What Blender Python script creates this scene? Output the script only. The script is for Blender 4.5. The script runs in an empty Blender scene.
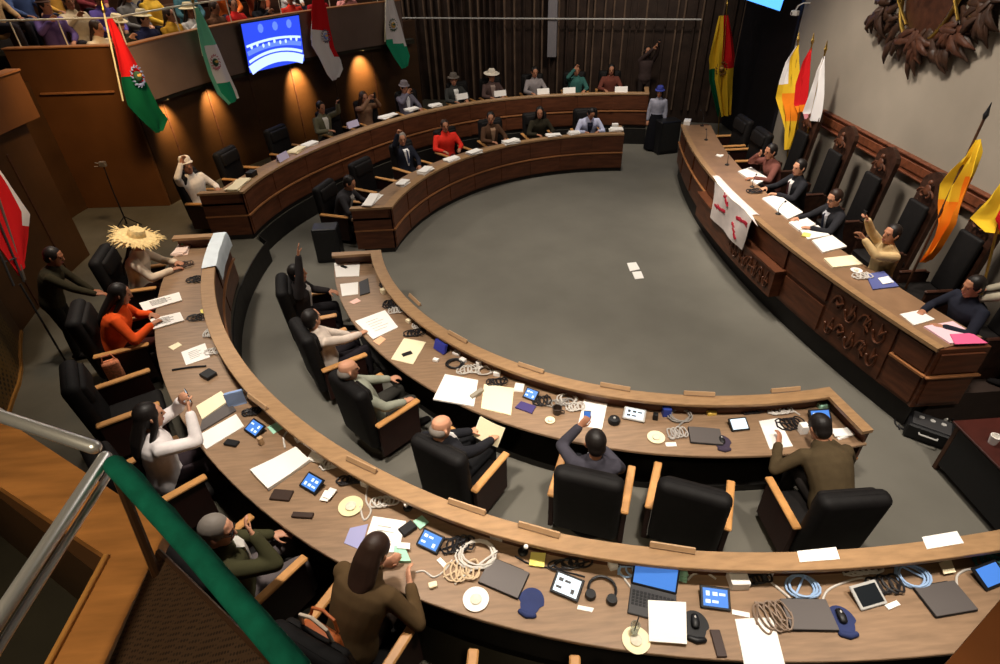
import bpy, bmesh, math, random
from mathutils import Vector, Matrix, Euler
random.seed(7)
SC = bpy.context.scene
COL = SC.collection
PI = math.pi
R_ = math.radians
def V(*a): return Vector(a)
# ------------------------------------------------------------------ camera (fitted from the photograph)
CAM = dict(x=-3.4904, y=-9.9587, z=5.6842, yaw=0.05264, pit=0.62314, rol=-0.03082, f=580.0)
def cam_axes():
    cy, sy = math.cos(CAM['yaw']), math.sin(CAM['yaw']); cp, sp = math.cos(CAM['pit']), math.sin(CAM['pit'])
    fw = V(sy*cp, cy*cp, -sp); rt = V(cy, -sy, 0); up = rt.cross(fw)
    cr, sr = math.cos(CAM['rol']), math.sin(CAM['rol'])
    return V(CAM['x'], CAM['y'], CAM['z']), rt*cr+up*sr, up*cr-rt*sr, fw
CC, CRT, CUP, CFW = cam_axes()
def ray(px, py): return CRT*((px-500)/CAM['f']) + CUP*((332-py)/CAM['f']) + CFW
def at(px, py, z):
    "point of the horizontal plane at height z seen at a pixel of the photograph"
    d = ray(px, py); return CC + d*((z-CC.z)/d.z)
def on_plane(px, py, n, o):
    d = ray(px, py); n = Vector(n); return CC + d*((Vector(o)-CC).dot(n)/d.dot(n))
cam = bpy.data.cameras.new('camera'); cam.sensor_width = 36; cam.lens = 36*CAM['f']/1000; cam.clip_start = .05; cam.clip_end = 100
co = bpy.data.objects.new('camera', cam); COL.objects.link(co)
M_ = Matrix((CRT, CUP, -CFW)).transposed().to_4x4(); M_.translation = CC
co.matrix_world = M_; SC.camera = co
SC.view_settings.view_transform = 'Standard'; SC.view_settings.look = 'None'
SC.view_settings.gamma = 1; SC.view_settings.use_curve_mapping = False
SC.view_settings.exposure = 1.3
# ------------------------------------------------------------------ materials
MATS = {}
def lin(c):
    c = c/255.0
    return c/12.92 if c <= .04045 else ((c+.055)/1.055)**2.4
def rgb(c): return (lin(c[0]), lin(c[1]), lin(c[2]), 1)
def mat(name, c, rough=.6, metal=0, spec=.3, var=0.0, scale=6.0, emit=None, stretch=(1, 1, 1), bump=0.0, alpha=None, c2=None, detail=4):
    "procedural material: base colour with a noise variation between c and a darker / second colour"
    if name in MATS: return MATS[name]
    m = bpy.data.materials.new(name); m.use_nodes = True; nt = m.node_tree; b = nt.nodes['Principled BSDF']
    b.inputs['Roughness'].default_value = rough; b.inputs['Metallic'].default_value = metal
    b.inputs['Specular IOR Level'].default_value = spec
    base = rgb(c)
    if var or c2 or bump:
        tc = nt.nodes.new('ShaderNodeTexCoord'); mp = nt.nodes.new('ShaderNodeMapping'); mp.inputs['Scale'].default_value = stretch
        nz = nt.nodes.new('ShaderNodeTexNoise'); nz.inputs['Scale'].default_value = scale; nz.inputs['Detail'].default_value = detail
        nt.links.new(tc.outputs['Object'], mp.inputs[0]); nt.links.new(mp.outputs[0], nz.inputs['Vector'])
    if var or c2:
        rp = nt.nodes.new('ShaderNodeValToRGB')
        lo = rgb(c2) if c2 else tuple(x*(1-var) for x in base[:3])+(1,)
        hi = base if c2 else tuple(min(1, x*(1+var)) for x in base[:3])+(1,)
        rp.color_ramp.elements[0].position = .32; rp.color_ramp.elements[0].color = lo
        rp.color_ramp.elements[1].position = .68; rp.color_ramp.elements[1].color = hi
        nt.links.new(nz.outputs['Fac'], rp.inputs[0]); nt.links.new(rp.outputs[0], b.inputs['Base Color'])
    else:
        b.inputs['Base Color'].default_value = base
    if bump:
        bp = nt.nodes.new('ShaderNodeBump'); bp.inputs['Strength'].default_value = bump; bp.inputs['Distance'].default_value = .02
        nt.links.new(nz.outputs['Fac'], bp.inputs['Height']); nt.links.new(bp.outputs[0], b.inputs['Normal'])
    if emit:
        b.inputs['Emission Color'].default_value = base; b.inputs['Emission Strength'].default_value = emit
    if alpha is not None:
        b.inputs['Transmission Weight'].default_value = 1-alpha; b.inputs['IOR'].default_value = 1.2
    MATS[name] = m; return m
def perforated(name, c, hole, freq):
    "metal sheet with a regular diagonal pattern of dark holes"
    m = mat(name, c, .5, .3); nt = m.node_tree; b = nt.nodes['Principled BSDF']
    tc = nt.nodes.new('ShaderNodeTexCoord'); mp = nt.nodes.new('ShaderNodeMapping')
    mp.inputs['Scale'].default_value = (freq, freq, freq); mp.inputs['Rotation'].default_value = (R_(45), R_(20), R_(30))
    ck = nt.nodes.new('ShaderNodeTexVoronoi'); ck.inputs['Randomness'].default_value = 0; ck.inputs['Scale'].default_value = 1
    rp = nt.nodes.new('ShaderNodeValToRGB'); rp.color_ramp.elements[0].position = .33; rp.color_ramp.elements[0].color = rgb(hole)
    rp.color_ramp.elements[1].position = .42; rp.color_ramp.elements[1].color = rgb(c)
    nt.links.new(tc.outputs['Object'], mp.inputs[0]); nt.links.new(mp.outputs[0], ck.inputs['Vector'])
    nt.links.new(ck.outputs['Distance'], rp.inputs[0]); nt.links.new(rp.outputs[0], b.inputs['Base Color'])
    return m
# ------------------------------------------------------------------ object helpers
def tag(o, label=None, cat=None, group=None, kind=None):
    if label: o['label'] = label
    if cat: o['category'] = cat
    if group: o['group'] = group
    if kind: o['kind'] = kind
    return o
def empty(name, loc=(0, 0, 0), rz=0, label=None, cat=None, group=None, rot=None):
    o = bpy.data.objects.new(name, None); COL.objects.link(o); o.location = loc
    o.rotation_euler = rot if rot else (0, 0, rz); o.empty_display_size = .1
    return tag(o, label, cat, group)
def copy_tree(o, parent=None):
    c = o.copy(); COL.objects.link(c)
    if parent: c.parent = parent
    for ch in o.children: copy_tree(ch, c)
    return c
class MB:
    "collects shapes and links them as ONE mesh object"
    def __init__(s): s.v = []; s.f = []; s.m = []
    def add(s, vs, fs, mi=0, M=None):
        n = len(s.v)
        for p in vs:
            p = Vector(p)
            s.v.append(M @ p if M is not None else p)
        for f in fs: s.f.append([i+n for i in f]); s.m.append(mi)
        return s
    def box(s, c, d, rz=0, mi=0, ch=None, M=None, rot=None):
        "box with chamfered edges: centre, full sizes"
        hx, hy, hz = d[0]/2, d[1]/2, d[2]/2
        if ch is None: ch = min(.006, min(d)*.2)
        vs = []; 
        for sx in (-1, 1):
            for sy in (-1, 1):
                for sz in (-1, 1):
                    vs += [(sx*(hx-ch), sy*(hy-ch), sz*hz), (sx*(hx-ch), sy*hy, sz*(hz-ch)), (sx*hx, sy*(hy-ch), sz*(hz-ch))]
        def i(sx, sy, sz, k): return ((sx > 0)*4+(sy > 0)*2+(sz > 0))*3+k
        fs = []
        for t in (-1, 1):
            fs.append([i(-1, -1, t, 0), i(1, -1, t, 0), i(1, 1, t, 0), i(-1, 1, t, 0)][::t])
            fs.append([i(-1, t, -1, 1), i(1, t, -1, 1), i(1, t, 1, 1), i(-1, t, 1, 1)][::-t])
            fs.append([i(t, -1, -1, 2), i(t, 1, -1, 2), i(t, 1, 1, 2), i(t, -1, 1, 2)][::t])
        for a in (-1, 1):
            for b in (-1, 1):
                fs.append([i(-1, a, b, 0), i(1, a, b, 0), i(1, a, b, 1), i(-1, a, b, 1)])
                fs.append([i(a, -1, b, 0), i(a, 1, b, 0), i(a, 1, b, 2), i(a, -1, b, 2)])
                fs.append([i(a, b, -1, 1), i(a, b, 1, 1), i(a, b, 1, 2), i(a, b, -1, 2)])
                for c2 in (-1, 1): fs.append([i(a, b, c2, 0), i(a, b, c2, 1), i(a, b, c2, 2)])
        T = Matrix.Translation(Vector(c)) @ (Euler(rot).to_matrix().to_4x4() if rot else Matrix.Rotation(rz, 4, 'Z'))
        return s.add(vs, fs, mi, M @ T if M is not None else T)
    def loft(s, rings, mi=0, cap=True, closed=False, M=None):
        n = len(rings[0]); vs = [p for r in rings for p in r]; fs = []
        for k in range(len(rings)-1):
            for j in range(n):
                if not closed and False: continue
                fs.append([k*n+j, k*n+(j+1) % n, (k+1)*n+(j+1) % n, (k+1)*n+j])
        if cap: fs.append(list(range(n))[::-1]); fs.append([(len(rings)-1)*n+j for j in range(n)])
        return s.add(vs, fs, mi, M)
    def tube(s, pts, rad, seg=8, mi=0, side=None, M=None, round_=False):
        "tube along points; rad is a number, or a list of numbers or (side, other) pairs"
        pts = [Vector(p) for p in pts]
        if not isinstance(rad, (list, tuple)): rad = [rad]*len(pts)
        rad = [(r, r) if not isinstance(r, (list, tuple)) else r for r in rad]
        if round_:
            d0 = (pts[0]-pts[1]).normalized(); d1 = (pts[-1]-pts[-2]).normalized()
            a, b = rad[0], rad[-1]
            pts = [pts[0]+d0*min(a)*.9, pts[0]+d0*min(a)*.55]+pts+[pts[-1]+d1*min(b)*.55, pts[-1]+d1*min(b)*.9]
            rad = [(a[0]*.35, a[1]*.35), (a[0]*.8, a[1]*.8)]+rad+[(b[0]*.8, b[1]*.8), (b[0]*.35, b[1]*.35)]
        rings = []; u = None
        for k, p in enumerate(pts):
            t = (pts[min(k+1, len(pts)-1)]-pts[max(k-1, 0)])
            if t.length < 1e-9: t = V(0, 0, 1)
            t.normalize()
            if u is None:
                u = Vector(side) if side is not None else (V(0, 0, 1) if abs(t.z) < .9 else V(1, 0, 0)).cross(t)
            u = u-t*u.dot(t)
            if u.length < 1e-6: u = t.orthogonal()
            u.normalize(); w = t.cross(u)
            rings.append([p+u*math.cos(a)*rad[k][0]+w*math.sin(a)*rad[k][1] for a in [2*PI*j/seg for j in range(seg)]])
        return s.loft(rings, mi, True, M=M)
    def lathe(s, prof, seg=20, mi=0, M=None):
        rings = [[(r*math.cos(2*PI*j/seg), r*math.sin(2*PI*j/seg), z) for j in range(seg)] for r, z in prof]
        return s.loft(rings, mi, True, M=M)
    def prism(s, poly, z0, z1, mi=0, M=None):
        return s.loft([[(x, y, z0) for x, y in poly], [(x, y, z1) for x, y in poly]], mi, True, M=M)
    def ball(s, c, r, seg=12, mi=0, M=None, n=7):
        if not isinstance(r, (list, tuple)): r = (r, r, r)
        rings = []
        for k in range(n+1):
            a = -PI/2+PI*k/n; q = max(.02, math.cos(a))
            rings.append([(c[0]+r[0]*q*math.cos(2*PI*j/seg), c[1]+r[1]*q*math.sin(2*PI*j/seg), c[2]+r[2]*math.sin(a)) for j in range(seg)])
        return s.loft(rings, mi, True, M=M)
    def sheet(s, rows, th=.004, mi=0, mif=None, M=None):
        "thin solid cloth / paper from a grid of points"
        nr, nc = len(rows), len(rows[0]); P = [[Vector(p) for p in r] for r in rows]
        top = []; bot = []
        for i in range(nr):
            for j in range(nc):
                du = P[i][min(j+1, nc-1)]-P[i][max(j-1, 0)]; dv = P[min(i+1, nr-1)][j]-P[max(i-1, 0)][j]
                nn = du.cross(dv)
                nn = nn.normalized() if nn.length > 1e-9 else V(0, 0, 1)
                top.append(P[i][j]+nn*th/2); bot.append(P[i][j]-nn*th/2)
        N = nr*nc
        for i in range(nr-1):
            for j in range(nc-1):
                k = mif(i/(nr-1), j/(nc-1)) if mif else mi
                a = [i*nc+j, i*nc+j+1, (i+1)*nc+j+1, (i+1)*nc+j]
                n0 = len(s.v)
                s.f.append([x+n0 for x in a]); s.m.append(k); s.f.append([x+N+n0 for x in a[::-1]]); s.m.append(k)
        n0 = len(s.v)
        edge = [(0, j) for j in range(nc)]+[(i, nc-1) for i in range(1, nr)]+[(nr-1, j) for j in range(nc-2, -1, -1)]+[(i, 0) for i in range(nr-2, 0, -1)]
        for q in range(len(edge)):
            a = edge[q]; b = edge[(q+1) % len(edge)]
            ia, ib = a[0]*nc+a[1], b[0]*nc+b[1]
            s.f.append([ia+n0, ia+N+n0, ib+N+n0, ib+n0])
            s.m.append(mif(min(a[0], nr-1.01)/(nr-1), min(a[1], nc-1.01)/(nc-1)) if mif else mi)
        for p in top+bot: s.v.append(M @ p if M is not None else p)
        return s
    def build(s, name, mats, parent=None, smooth=False, loc=None, rot=None):
        me = bpy.data.meshes.new(name)
        me.from_pydata([tuple(p) for p in s.v], [], s.f)
        if not isinstance(mats, (list, tuple)): mats = [mats]
        for m in mats: me.materials.append(m)
        if len(mats) > 1: me.polygons.foreach_set('material_index', s.m)
        bm = bmesh.new(); bm.from_mesh(me); bmesh.ops.recalc_face_normals(bm, faces=bm.faces)
        if smooth:
            for f in bm.faces: f.smooth = True
            for e in bm.edges:
                if len(e.link_faces) == 2 and e.calc_face_angle(0) > .75: e.smooth = False
        bm.to_mesh(me); bm.free()
        o = bpy.data.objects.new(name, me); COL.objects.link(o)
        if parent: o.parent = parent
        if loc is not None: o.location = loc
        if rot is not None: o.rotation_euler = rot
        return o
def struct(o): o['kind'] = 'structure'; return o
# colours of the place
WOOD_TOP = mat('desk top veneer', (138, 111, 86), .38, spec=.4, var=.16, scale=3, stretch=(1.2, 9, 9))
WOOD_LEDGE = mat('desk ledge oak', (152, 119, 84), .42, spec=.35, var=.14, scale=3, stretch=(2, 8, 8))
WOOD_RED = mat('red brown panel wood', (86, 48, 29), .42, spec=.35, var=.3, scale=2.5, stretch=(1, 1, 7))
WOOD_DARK = mat('dark walnut panel', (64, 39, 25), .5, var=.3, scale=2.0, stretch=(1, 1, 6))
WOOD_ARM = mat('honey armrest wood', (196, 142, 84), .38, spec=.4, var=.12, scale=9)
WOOD_STRIP = mat('light trim strip wood', (150, 100, 62), .4, var=.15, scale=5)
WOOD_CAP = mat('honey parapet wood', (172, 116, 62), .38, spec=.4, var=.25, scale=3, stretch=(1, 6, 6))
PLINTH = mat('black plinth', (24, 21, 19), .6, var=.2)
CARPET = mat('grey carpet', (104, 101, 93), .95, spec=.05, var=.07, scale=1.3, bump=.15, detail=8)
CARPET2 = mat('grey carpet raised', (86, 82, 72), .95, spec=.05, var=.1, scale=2.2, detail=8)
LEATHER = mat('black leather', (17, 15, 15), .68, spec=.2, var=.25, scale=14)
LEATHER2 = mat('black leather seat', (20, 17, 16), .7, spec=.2, var=.25, scale=14)
SIDE_RED = mat('dark red chair side', (40, 16, 11), .55, var=.2)
WHITE = mat('white paper', (238, 234, 228), .8, spec=.1)
CREAM = mat('cream paper', (240, 226, 190), .8, spec=.1)
BLACK = mat('black plastic', (20, 20, 22), .45)
DGREY = mat('dark grey plastic', (58, 57, 58), .5)
GREY = mat('laptop grey', (92, 86, 84), .42, metal=.2, spec=.4)
LGREY = mat('light grey plastic', (178, 176, 172), .5)
CABLEW = mat('pale cable', (196, 190, 182), .5)
CABLEB = mat('pale blue cable', (150, 178, 214), .5)
CABLEK = mat('black cable', (30, 28, 30), .5)
CHROME = mat('chrome', (236, 236, 236), .34, metal=.75, spec=.6)
BRASS = mat('brass', (196, 160, 80), .3, metal=1)
SCREEN = mat('lit blue screen', (58, 104, 176), .3, emit=.42)
SCREENW = mat('lit white screen', (186, 208, 226), .3, emit=.4)
SCREEND = mat('lit pale blue icons', (150, 196, 236), .3, emit=1.0)
NAVY = mat('navy cloth pad', (40, 50, 92), .8, var=.1)
GREENP = mat('pale green paper', (158, 208, 182), .8)
YELLOWP = mat('yellow sticky paper', (236, 222, 120), .8)
GREYWALL = mat('grey plaster wall', (136, 127, 115), .85, spec=.1, var=.06, scale=1.2)
# ------------------------------------------------------------------ plan: concentric desks around the origin
def ss(x): x = max(0, min(1, x)); return x*x*(3-2*x)
class Ring:
    def __init__(s, a, da, b, db, z, flare=0): s.a, s.da, s.b, s.db, s.z, s.flare = a, da, b, db, z, flare
    def r(s, t, phi):
        p = math.degrees(phi); lo = s.a-s.da*ss((p-60)/35); hi = s.b-s.db*ss((p-52)/42)
        return lo+t*(hi-lo)+s.flare*ss((38-p)/28)
INNER = Ring(5.10, .07, 5.94, .17, 0.0)
OUTER = Ring(7.62, .28, 8.47, .36, 0.45)
OUTER_FAR = Ring(7.62, .28, 8.5, .36, 0.45, .27)
def polar(r, deg, z=0): return V(r*math.cos(R_(deg)), r*math.sin(R_(deg)), z)
def sweep(mb, ring, side, prof, y0, phi1, n=48, mi=0, pa=0.0, pb=1.0):
    "sweep a closed (t, z) profile round the ring, from the cut along the aisle (y0) to the angle phi1"
    rings = []
    for k in range(n+1):
        row = []
        for t, z in prof:
            p0 = math.asin(y0/ring.r(t, .12)); ph = p0+(phi1-p0)*(pa+(pb-pa)*k/n); r = ring.r(t, ph)
            a = side*(PI-ph); row.append((r*math.cos(a), r*math.sin(a), z+ring.z))
        rings.append(row)
    return mb.loft(rings, mi)
def rect(t0, t1, z0, z1): return [(t0, z0), (t1, z0), (t1, z1), (t0, z1)]
H = 1.0; TZ = .78
def desk(ring, side, y0, phi1, label, nseg):
    ph1 = R_(phi1); root = empty('curved_desk', polar(ring.r(.5, R_(50)), side*130, ring.z), label=label, cat='desk', group='curved delegate desks')
    inv = root.location.copy()
    def fin(mb, name, m, **k):
        o = mb.build(name, m, root, **k); o.matrix_parent_inverse = Matrix.Translation(-inv); return o
    m = MB(); sweep(m, ring, side, [(.07, TZ-.045), (.985, TZ-.045), (1, TZ-.03), (1, TZ-.006), (.993, TZ), (.07, TZ)], y0, ph1, 64); fin(m, 'tabletop', WOOD_TOP)
    m = MB(); sweep(m, ring, side, [(0, H-.045), (.215, H-.045), (.22, H-.03), (.22, H-.006), (.214, H), (.006, H), (0, H-.006)], y0, ph1, 64)
    e0 = .14/(ring.r(.5, .5)*ph1); 
    for pa, pb in ((0, e0), (1-e0, 1)):
        sweep(m, ring, side, rect(.215, 1.0, H-.045, H), y0, ph1, 3, 0, pa, pb)
    fin(m, 'ledge', WOOD_LEDGE)
    m = MB(); sweep(m, ring, side, rect(.085, .105, TZ-.02, H-.04), y0, ph1, 64); fin(m, 'riser', WOOD_RED)
    m = MB(); sweep(m, ring, side, rect(.03, .065, .1, H-.04), y0, ph1, 64)
    for k in range(nseg):
        a, b = k/nseg+.004, (k+1)/nseg-.004
        sweep(m, ring, side, rect(.012, .035, .56, H-.07), y0, ph1, 6, 0, a, b)
        sweep(m, ring, side, rect(.012, .035, .13, .46), y0, ph1, 6, 0, a, b)
    fin(m, 'front_panel', WOOD_RED)
    m = MB(); sweep(m, ring, side, rect(-.012, .04, .492, .522), y0, ph1, 64); fin(m, 'trim_strip', WOOD_STRIP)
    m = MB(); sweep(m, ring, side, rect(.07, .8, .0, .1), y0, ph1, 48); fin(m, 'plinth', PLINTH)
    for pa, pb, nm in ((0, e0*.28, 0), (1-e0*.28, 1, 1)):
        m = MB(); sweep(m, ring, side, rect(.03, .96, .1, H-.045), y0, ph1, 2, 0, pa, pb)
        o = fin(m, 'end_panel', WOOD_RED)
        m = MB(); q = e0*.05; sweep(m, ring, side, rect(.03, .97, .492, .522), y0, ph1, 2, 0, pa-q if pa == 0 else pa, pb+q if pb == 1 else pb)
        s_ = m.build('trim_strip', WOOD_STRIP, o); s_.matrix_parent_inverse = Matrix.Identity(4)
    return root
desk(INNER, -1, .78, 98.0, 'inner curved desk on the railing side with cluttered tablets and cables on its top', 9)
desk(INNER, 1, 1.05, 97.8, 'inner curved desk across the carpet with its red brown panelled front in view', 9)
desk(OUTER, -1, .72, 112.0, 'long outer curved desk nearest the railing, crowded with laptops, plates and cable coils', 12)
desk(OUTER_FAR, 1, 1.10, 104.8, 'raised outer curved desk along the dark back wall on a black plinth', 12)
# ------------------------------------------------------------------ floor, raised ring, walls
m = MB(); m.prism([(polar(16, a).x, polar(16, a).y) for a in range(0, 360, 6)], -.3, 0); struct(m.build('floor', CARPET))
def perim(deg):
    "radius of the chamber wall"
    d = deg % 360
    pts = [(100, 10.8), (163.6, 10.75), (164.6, 12.6), (166, 12.6), (174.8, 12.4), (175.2, 11.0), (190, 10.9), (197, 10.5), (262, 10.45)]
    for (a, ra), (b, rb) in zip(pts, pts[1:]):
        if a <= d <= b: return ra+(rb-ra)*(d-a)/(b-a)
    return pts[0][1] if d < 100 else pts[-1][1]
# raised ring that carries the outer row
m = MB(); rows = []
for a in [74+2*k for k in range(97)]:
    ph = R_(abs(180-a)); ri = (OUTER_FAR if a < 173 else OUTER).r(.02, ph); rows.append([polar(ri, a, .0), polar(15, a, .0), polar(15, a, .45), polar(ri, a, .45)])
m.loft(rows); struct(m.build('platform_outer', CARPET2))
m = MB(); rows = []
for a in [75+2*k for k in range(96)]:
    ph = R_(abs(180-a)); ri = (OUTER_FAR if a < 173 else OUTER).r(.02, ph)
    rows.append([polar(ri-.012, a, .0), polar(ri+.01, a, .0), polar(ri+.01, a, .452), polar(ri-.012, a, .452)])
m.loft(rows); struct(m.build('baseboard_platform', PLINTH))
LEFTWALL = mat('brown lacquered wall', (62, 40, 20), .45, spec=.3, var=.18, scale=.8, stretch=(1, 1, 3))
PERF = perforated('perforated bronze panel', (92, 68, 30), (22, 15, 8), 14)
def wallring(a0, a1, z0, z1, dr, th, step=2):
    rows = []
    n = max(2, int((a1-a0)/step))
    for k in range(n+1):
        a = a0+(a1-a0)*k/n; r = perim(a)+dr
        rows.append([polar(r, a, z0), polar(r+th, a, z0), polar(r+th, a, z1), polar(r, a, z1)])
    return rows
m = MB(); m.loft(wallring(116, 192, .45, 3.2, 0, .15, 1)); struct(m.build('wall_left', LEFTWALL))
m = MB(); m.loft(wallring(192, 262, .45, 2.2, 0, .15)); struct(m.build('wall_perforated', PERF))
m = MB(); m.loft(wallring(190, 262, .44, .5, -.03, .05)); struct(m.build('baseboard_left', mat('brass floor strip', (150, 104, 44), .4, metal=.3)))
# vertical panel joints on the left wall
m = MB()
for a in (124, 131, 138, 145, 152, 159, 170, 180, 186):
    r = perim(a)-.008; m.box(polar(r, a, 1.6), (.02, .04, 2.2), R_(a))
struct(m.build('trim_1', WOOD_DARK))
# gallery balcony with its parapet: curved part, the return and a lower part further left
BALC = mat('balcony front panel', (108, 90, 80), .5, var=.1, scale=1.5)
BALC_D = mat('balcony brown oak', (96, 60, 30), .5, var=.12, scale=1.5)  # deeper brown oak of the return and the lower part
def arcbox(mb, R0, R1, z0, z1, a0, a1, step=2, mi=0):
    n = max(2, int(abs(a1-a0)/step)); rows = []
    for k in range(n+1):
        a = a0+(a1-a0)*k/n; rows.append([polar(R0, a, z0), polar(R1, a, z0), polar(R1, a, z1), polar(R0, a, z1)])
    return mb.loft(rows, mi)
m = MB(); arcbox(m, 10.4, 10.55, 2.72, 3.78, 119, 163); m2 = struct(m.build('wall_gallery', BALC))
m = MB(); m.box((-11.35, 3.2, 2.115), (2.1, .14, 3.33), R_(-3)); struct(m.build('wall_return', BALC_D))
m = MB(); m.box((-11.3, 3.115, 2.95), (1.5, .07, .04), R_(-3)); m.box((-11.35, 3.19, 3.795), (2.1, .2, .03), R_(-3)); arcbox(m, 10.37, 10.58, 3.775, 3.80, 119, 163)
struct(m.build('trim_2', WOOD_STRIP))
m = MB(); arcbox(m, 10.8, 10.95, 3.05, 3.8, 175.2, 205); struct(m.build('wall_gallery_low', BALC_D))
m = MB(); arcbox(m, 10.76, 11.0, 3.795, 3.825, 175.2, 205); struct(m.build('trim_3', WOOD_STRIP))
m = MB(); arcbox(m, 10.5, 14.8, 2.62, 2.74, 117, 163); arcbox(m, 11.0, 14.8, 3.1, 3.2, 175.2, 205)
arcbox(m, 11.72, 14.8, 2.74, 3.15, 117, 163); arcbox(m, 12.65, 14.8, 3.15, 3.6, 117, 164); struct(m.build('floor_gallery', mat('olive gallery carpet', (50, 46, 36), .9, var=.1)))
m = MB(); arcbox(m, 13.9, 14.1, 2.7, 7.6, 100, 265); struct(m.build('wall_gallery_back', mat('dim gallery wall', (52, 44, 38), .8, var=.1)))
# back wall with upright fins
BA, BB = V(-7.4, 12.5, 0), V(5.9, 8.42, 0); bd = (BB-BA).normalized(); bn = V(bd.y, -bd.x, 0); brz = math.atan2(bd.y, bd.x)
FIN = mat('dark fin wood', (50, 37, 30), .5, var=.3, scale=3)
m = MB(); L = (BB-BA).length; m.box((BA+BB)/2-bn*.1+V(0, 0, 3.8), (L, .12, 7.6), brz)
k = .1
while k < L:
    m.box(BA+bd*k+bn*.03+V(0, 0, 3.9), (.05, .13, 7.0), brz, mi=random.choice((1, 1, 0))); k += random.choice((.2, .26, .26, .32))
struct(m.build('wall_back', [FIN, mat('lighter fin wood', (92, 74, 60), .5, var=.25, scale=3)]))
m = MB(); p = BA+bd*(L*.515)
pc = on_plane(552, 52, bn, BA+bn*.2); m.box((pc.x, pc.y, 4.75), (.28, .2, 5.6), brz); struct(m.build('trim_4', mat('grey pilaster', (120, 116, 120), .6)))
# rail along the back wall
t = empty('wall_rail', BA+bd*(L*.5)+bn*.35+V(0, 0, 3.05), brz, 'long thin pale handrail fixed across the dark fins of the back wall', 'rail')
MB().tube([(-6.0, 0, 0), (4.75, 0, 0)], .022, 8).build('bar', LGREY, t)
for x in (-4.2, -2.4, -.6, 1.2, 3.0, 4.6): MB().tube([(x, 0, 0), (x, .2, -.04), (x, .34, -.04)], .012, 6).build('bracket', DGREY, t)
# right end: grey wall of the presidium, and the darker recess beyond it
m = MB(); m.box((4.2, -2.6, 3.8), (.2, 13.2, 7.6)); struct(m.build('wall_right', GREYWALL))
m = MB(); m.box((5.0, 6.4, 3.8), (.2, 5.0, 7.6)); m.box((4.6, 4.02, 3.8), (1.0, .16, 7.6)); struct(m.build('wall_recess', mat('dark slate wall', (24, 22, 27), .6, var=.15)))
CARV = mat('carved red wood', (98, 54, 34), .45, var=.35, scale=9, bump=.5)
m = MB(); m.box((4.07, -2.7, 2.06), (.07, 9.6, .29)); m.box((4.05, -2.7, 2.2), (.1, 9.6, .03)); m.box((4.05, -2.7, 1.92), (.1, 9.6, .03))
y = 1.9
m.box((4.03, -2.7, 2.06), (.03, 9.5, .14))
struct(m.build('trim_5', CARV))
m = MB(); m.prism([(polar(16, a).x, polar(16, a).y) for a in range(0, 360, 12)], 7.6, 7.75); struct(m.build('ceiling', mat('dim ceiling', (96, 92, 86), .9)))
# ------------------------------------------------------------------ presidium (dais)
def dx(y): return 1.42+.027*y*y
def dsweep(mb, prof, y0, y1, n=40, mi=0):
    rows = []
    for k in range(n+1):
        y = y0+(y1-y0)*k/n; nx = V(1, -.054*y, 0).normalized()
        rows.append([V(dx(y), y, 0)+nx*o+V(0, 0, z) for o, z in prof])
    return mb.loft(rows, mi)
m = MB()
rows = []
for k in range(25):
    y = -4.75+9.6*k/24; rows.append([V(dx(y)+.35, y, 0), V(4.1, y, 0), V(4.1, y, .5), V(dx(y)+.35, y, .5)])
m.loft(rows); struct(m.build('platform_dais', mat('dark dais carpet', (52, 40, 34), .95, var=.1)))
D0, D1, DH = -4.8, 4.5, 1.315
root = empty('presidium_desk', (1.7, 0, 0), label='long carved wooden presidium desk on the dais facing the open carpet', cat='desk')
def dfin(mb, name, mt):
    o = mb.build(name, mt, root); o.matrix_parent_inverse = Matrix.Translation((-1.7, 0, 0)); return o
m = MB(); dsweep(m, [(0, DH-.05), (.72, DH-.05), (.72, DH), (0, DH)], D0, D1); dfin(m, 'tabletop', mat('dais top wood', (134, 104, 78), .4, var=.15, scale=3))
m = MB(); dsweep(m, [(-.01, DH-.035), (.1, DH-.035), (.1, DH+.012), (-.01, DH+.012)], D0, D1); dfin(m, 'ledge', WOOD_LEDGE)
m = MB(); dsweep(m, [(.05, .36), (.12, .36), (.12, DH-.05), (.05, DH-.05)], D0, D1)
segs = [(-4.78, -4.3), (-3.1, -2.14), (1.25, 2.35), (2.45, 3.5), (3.6, 4.45)]
for a, b in segs:
    dsweep(m, [(.02, .92), (.06, .92), (.06, DH-.08), (.02, DH-.08)], a+.02, b-.02, 8)
    dsweep(m, [(.02, .42), (.06, .42), (.06, .84), (.02, .84)], a+.02, b-.02, 8)
dsweep(m, [(.02, .92), (.06, .92), (.06, DH-.08), (.02, DH-.08)], -2.06, 1.2, 10); dsweep(m, [(.03, .40), (.06, .40), (.06, 1.24), (.03, 1.24)], -4.26, -3.14, 8)
dfin(m, 'front_panel', mat('presidium panel', (88, 50, 31), .42, var=.3, scale=2.5, stretch=(1, 1, 6)))
for a, b in ((-4.8, -4.3), (1.26, 4.5)):
    m = MB(); dsweep(m, [(-.01, .865), (.05, .865), (.05, .895), (-.01, .895)], a, b); dfin(m, 'trim_strip', WOOD_STRIP)
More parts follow.
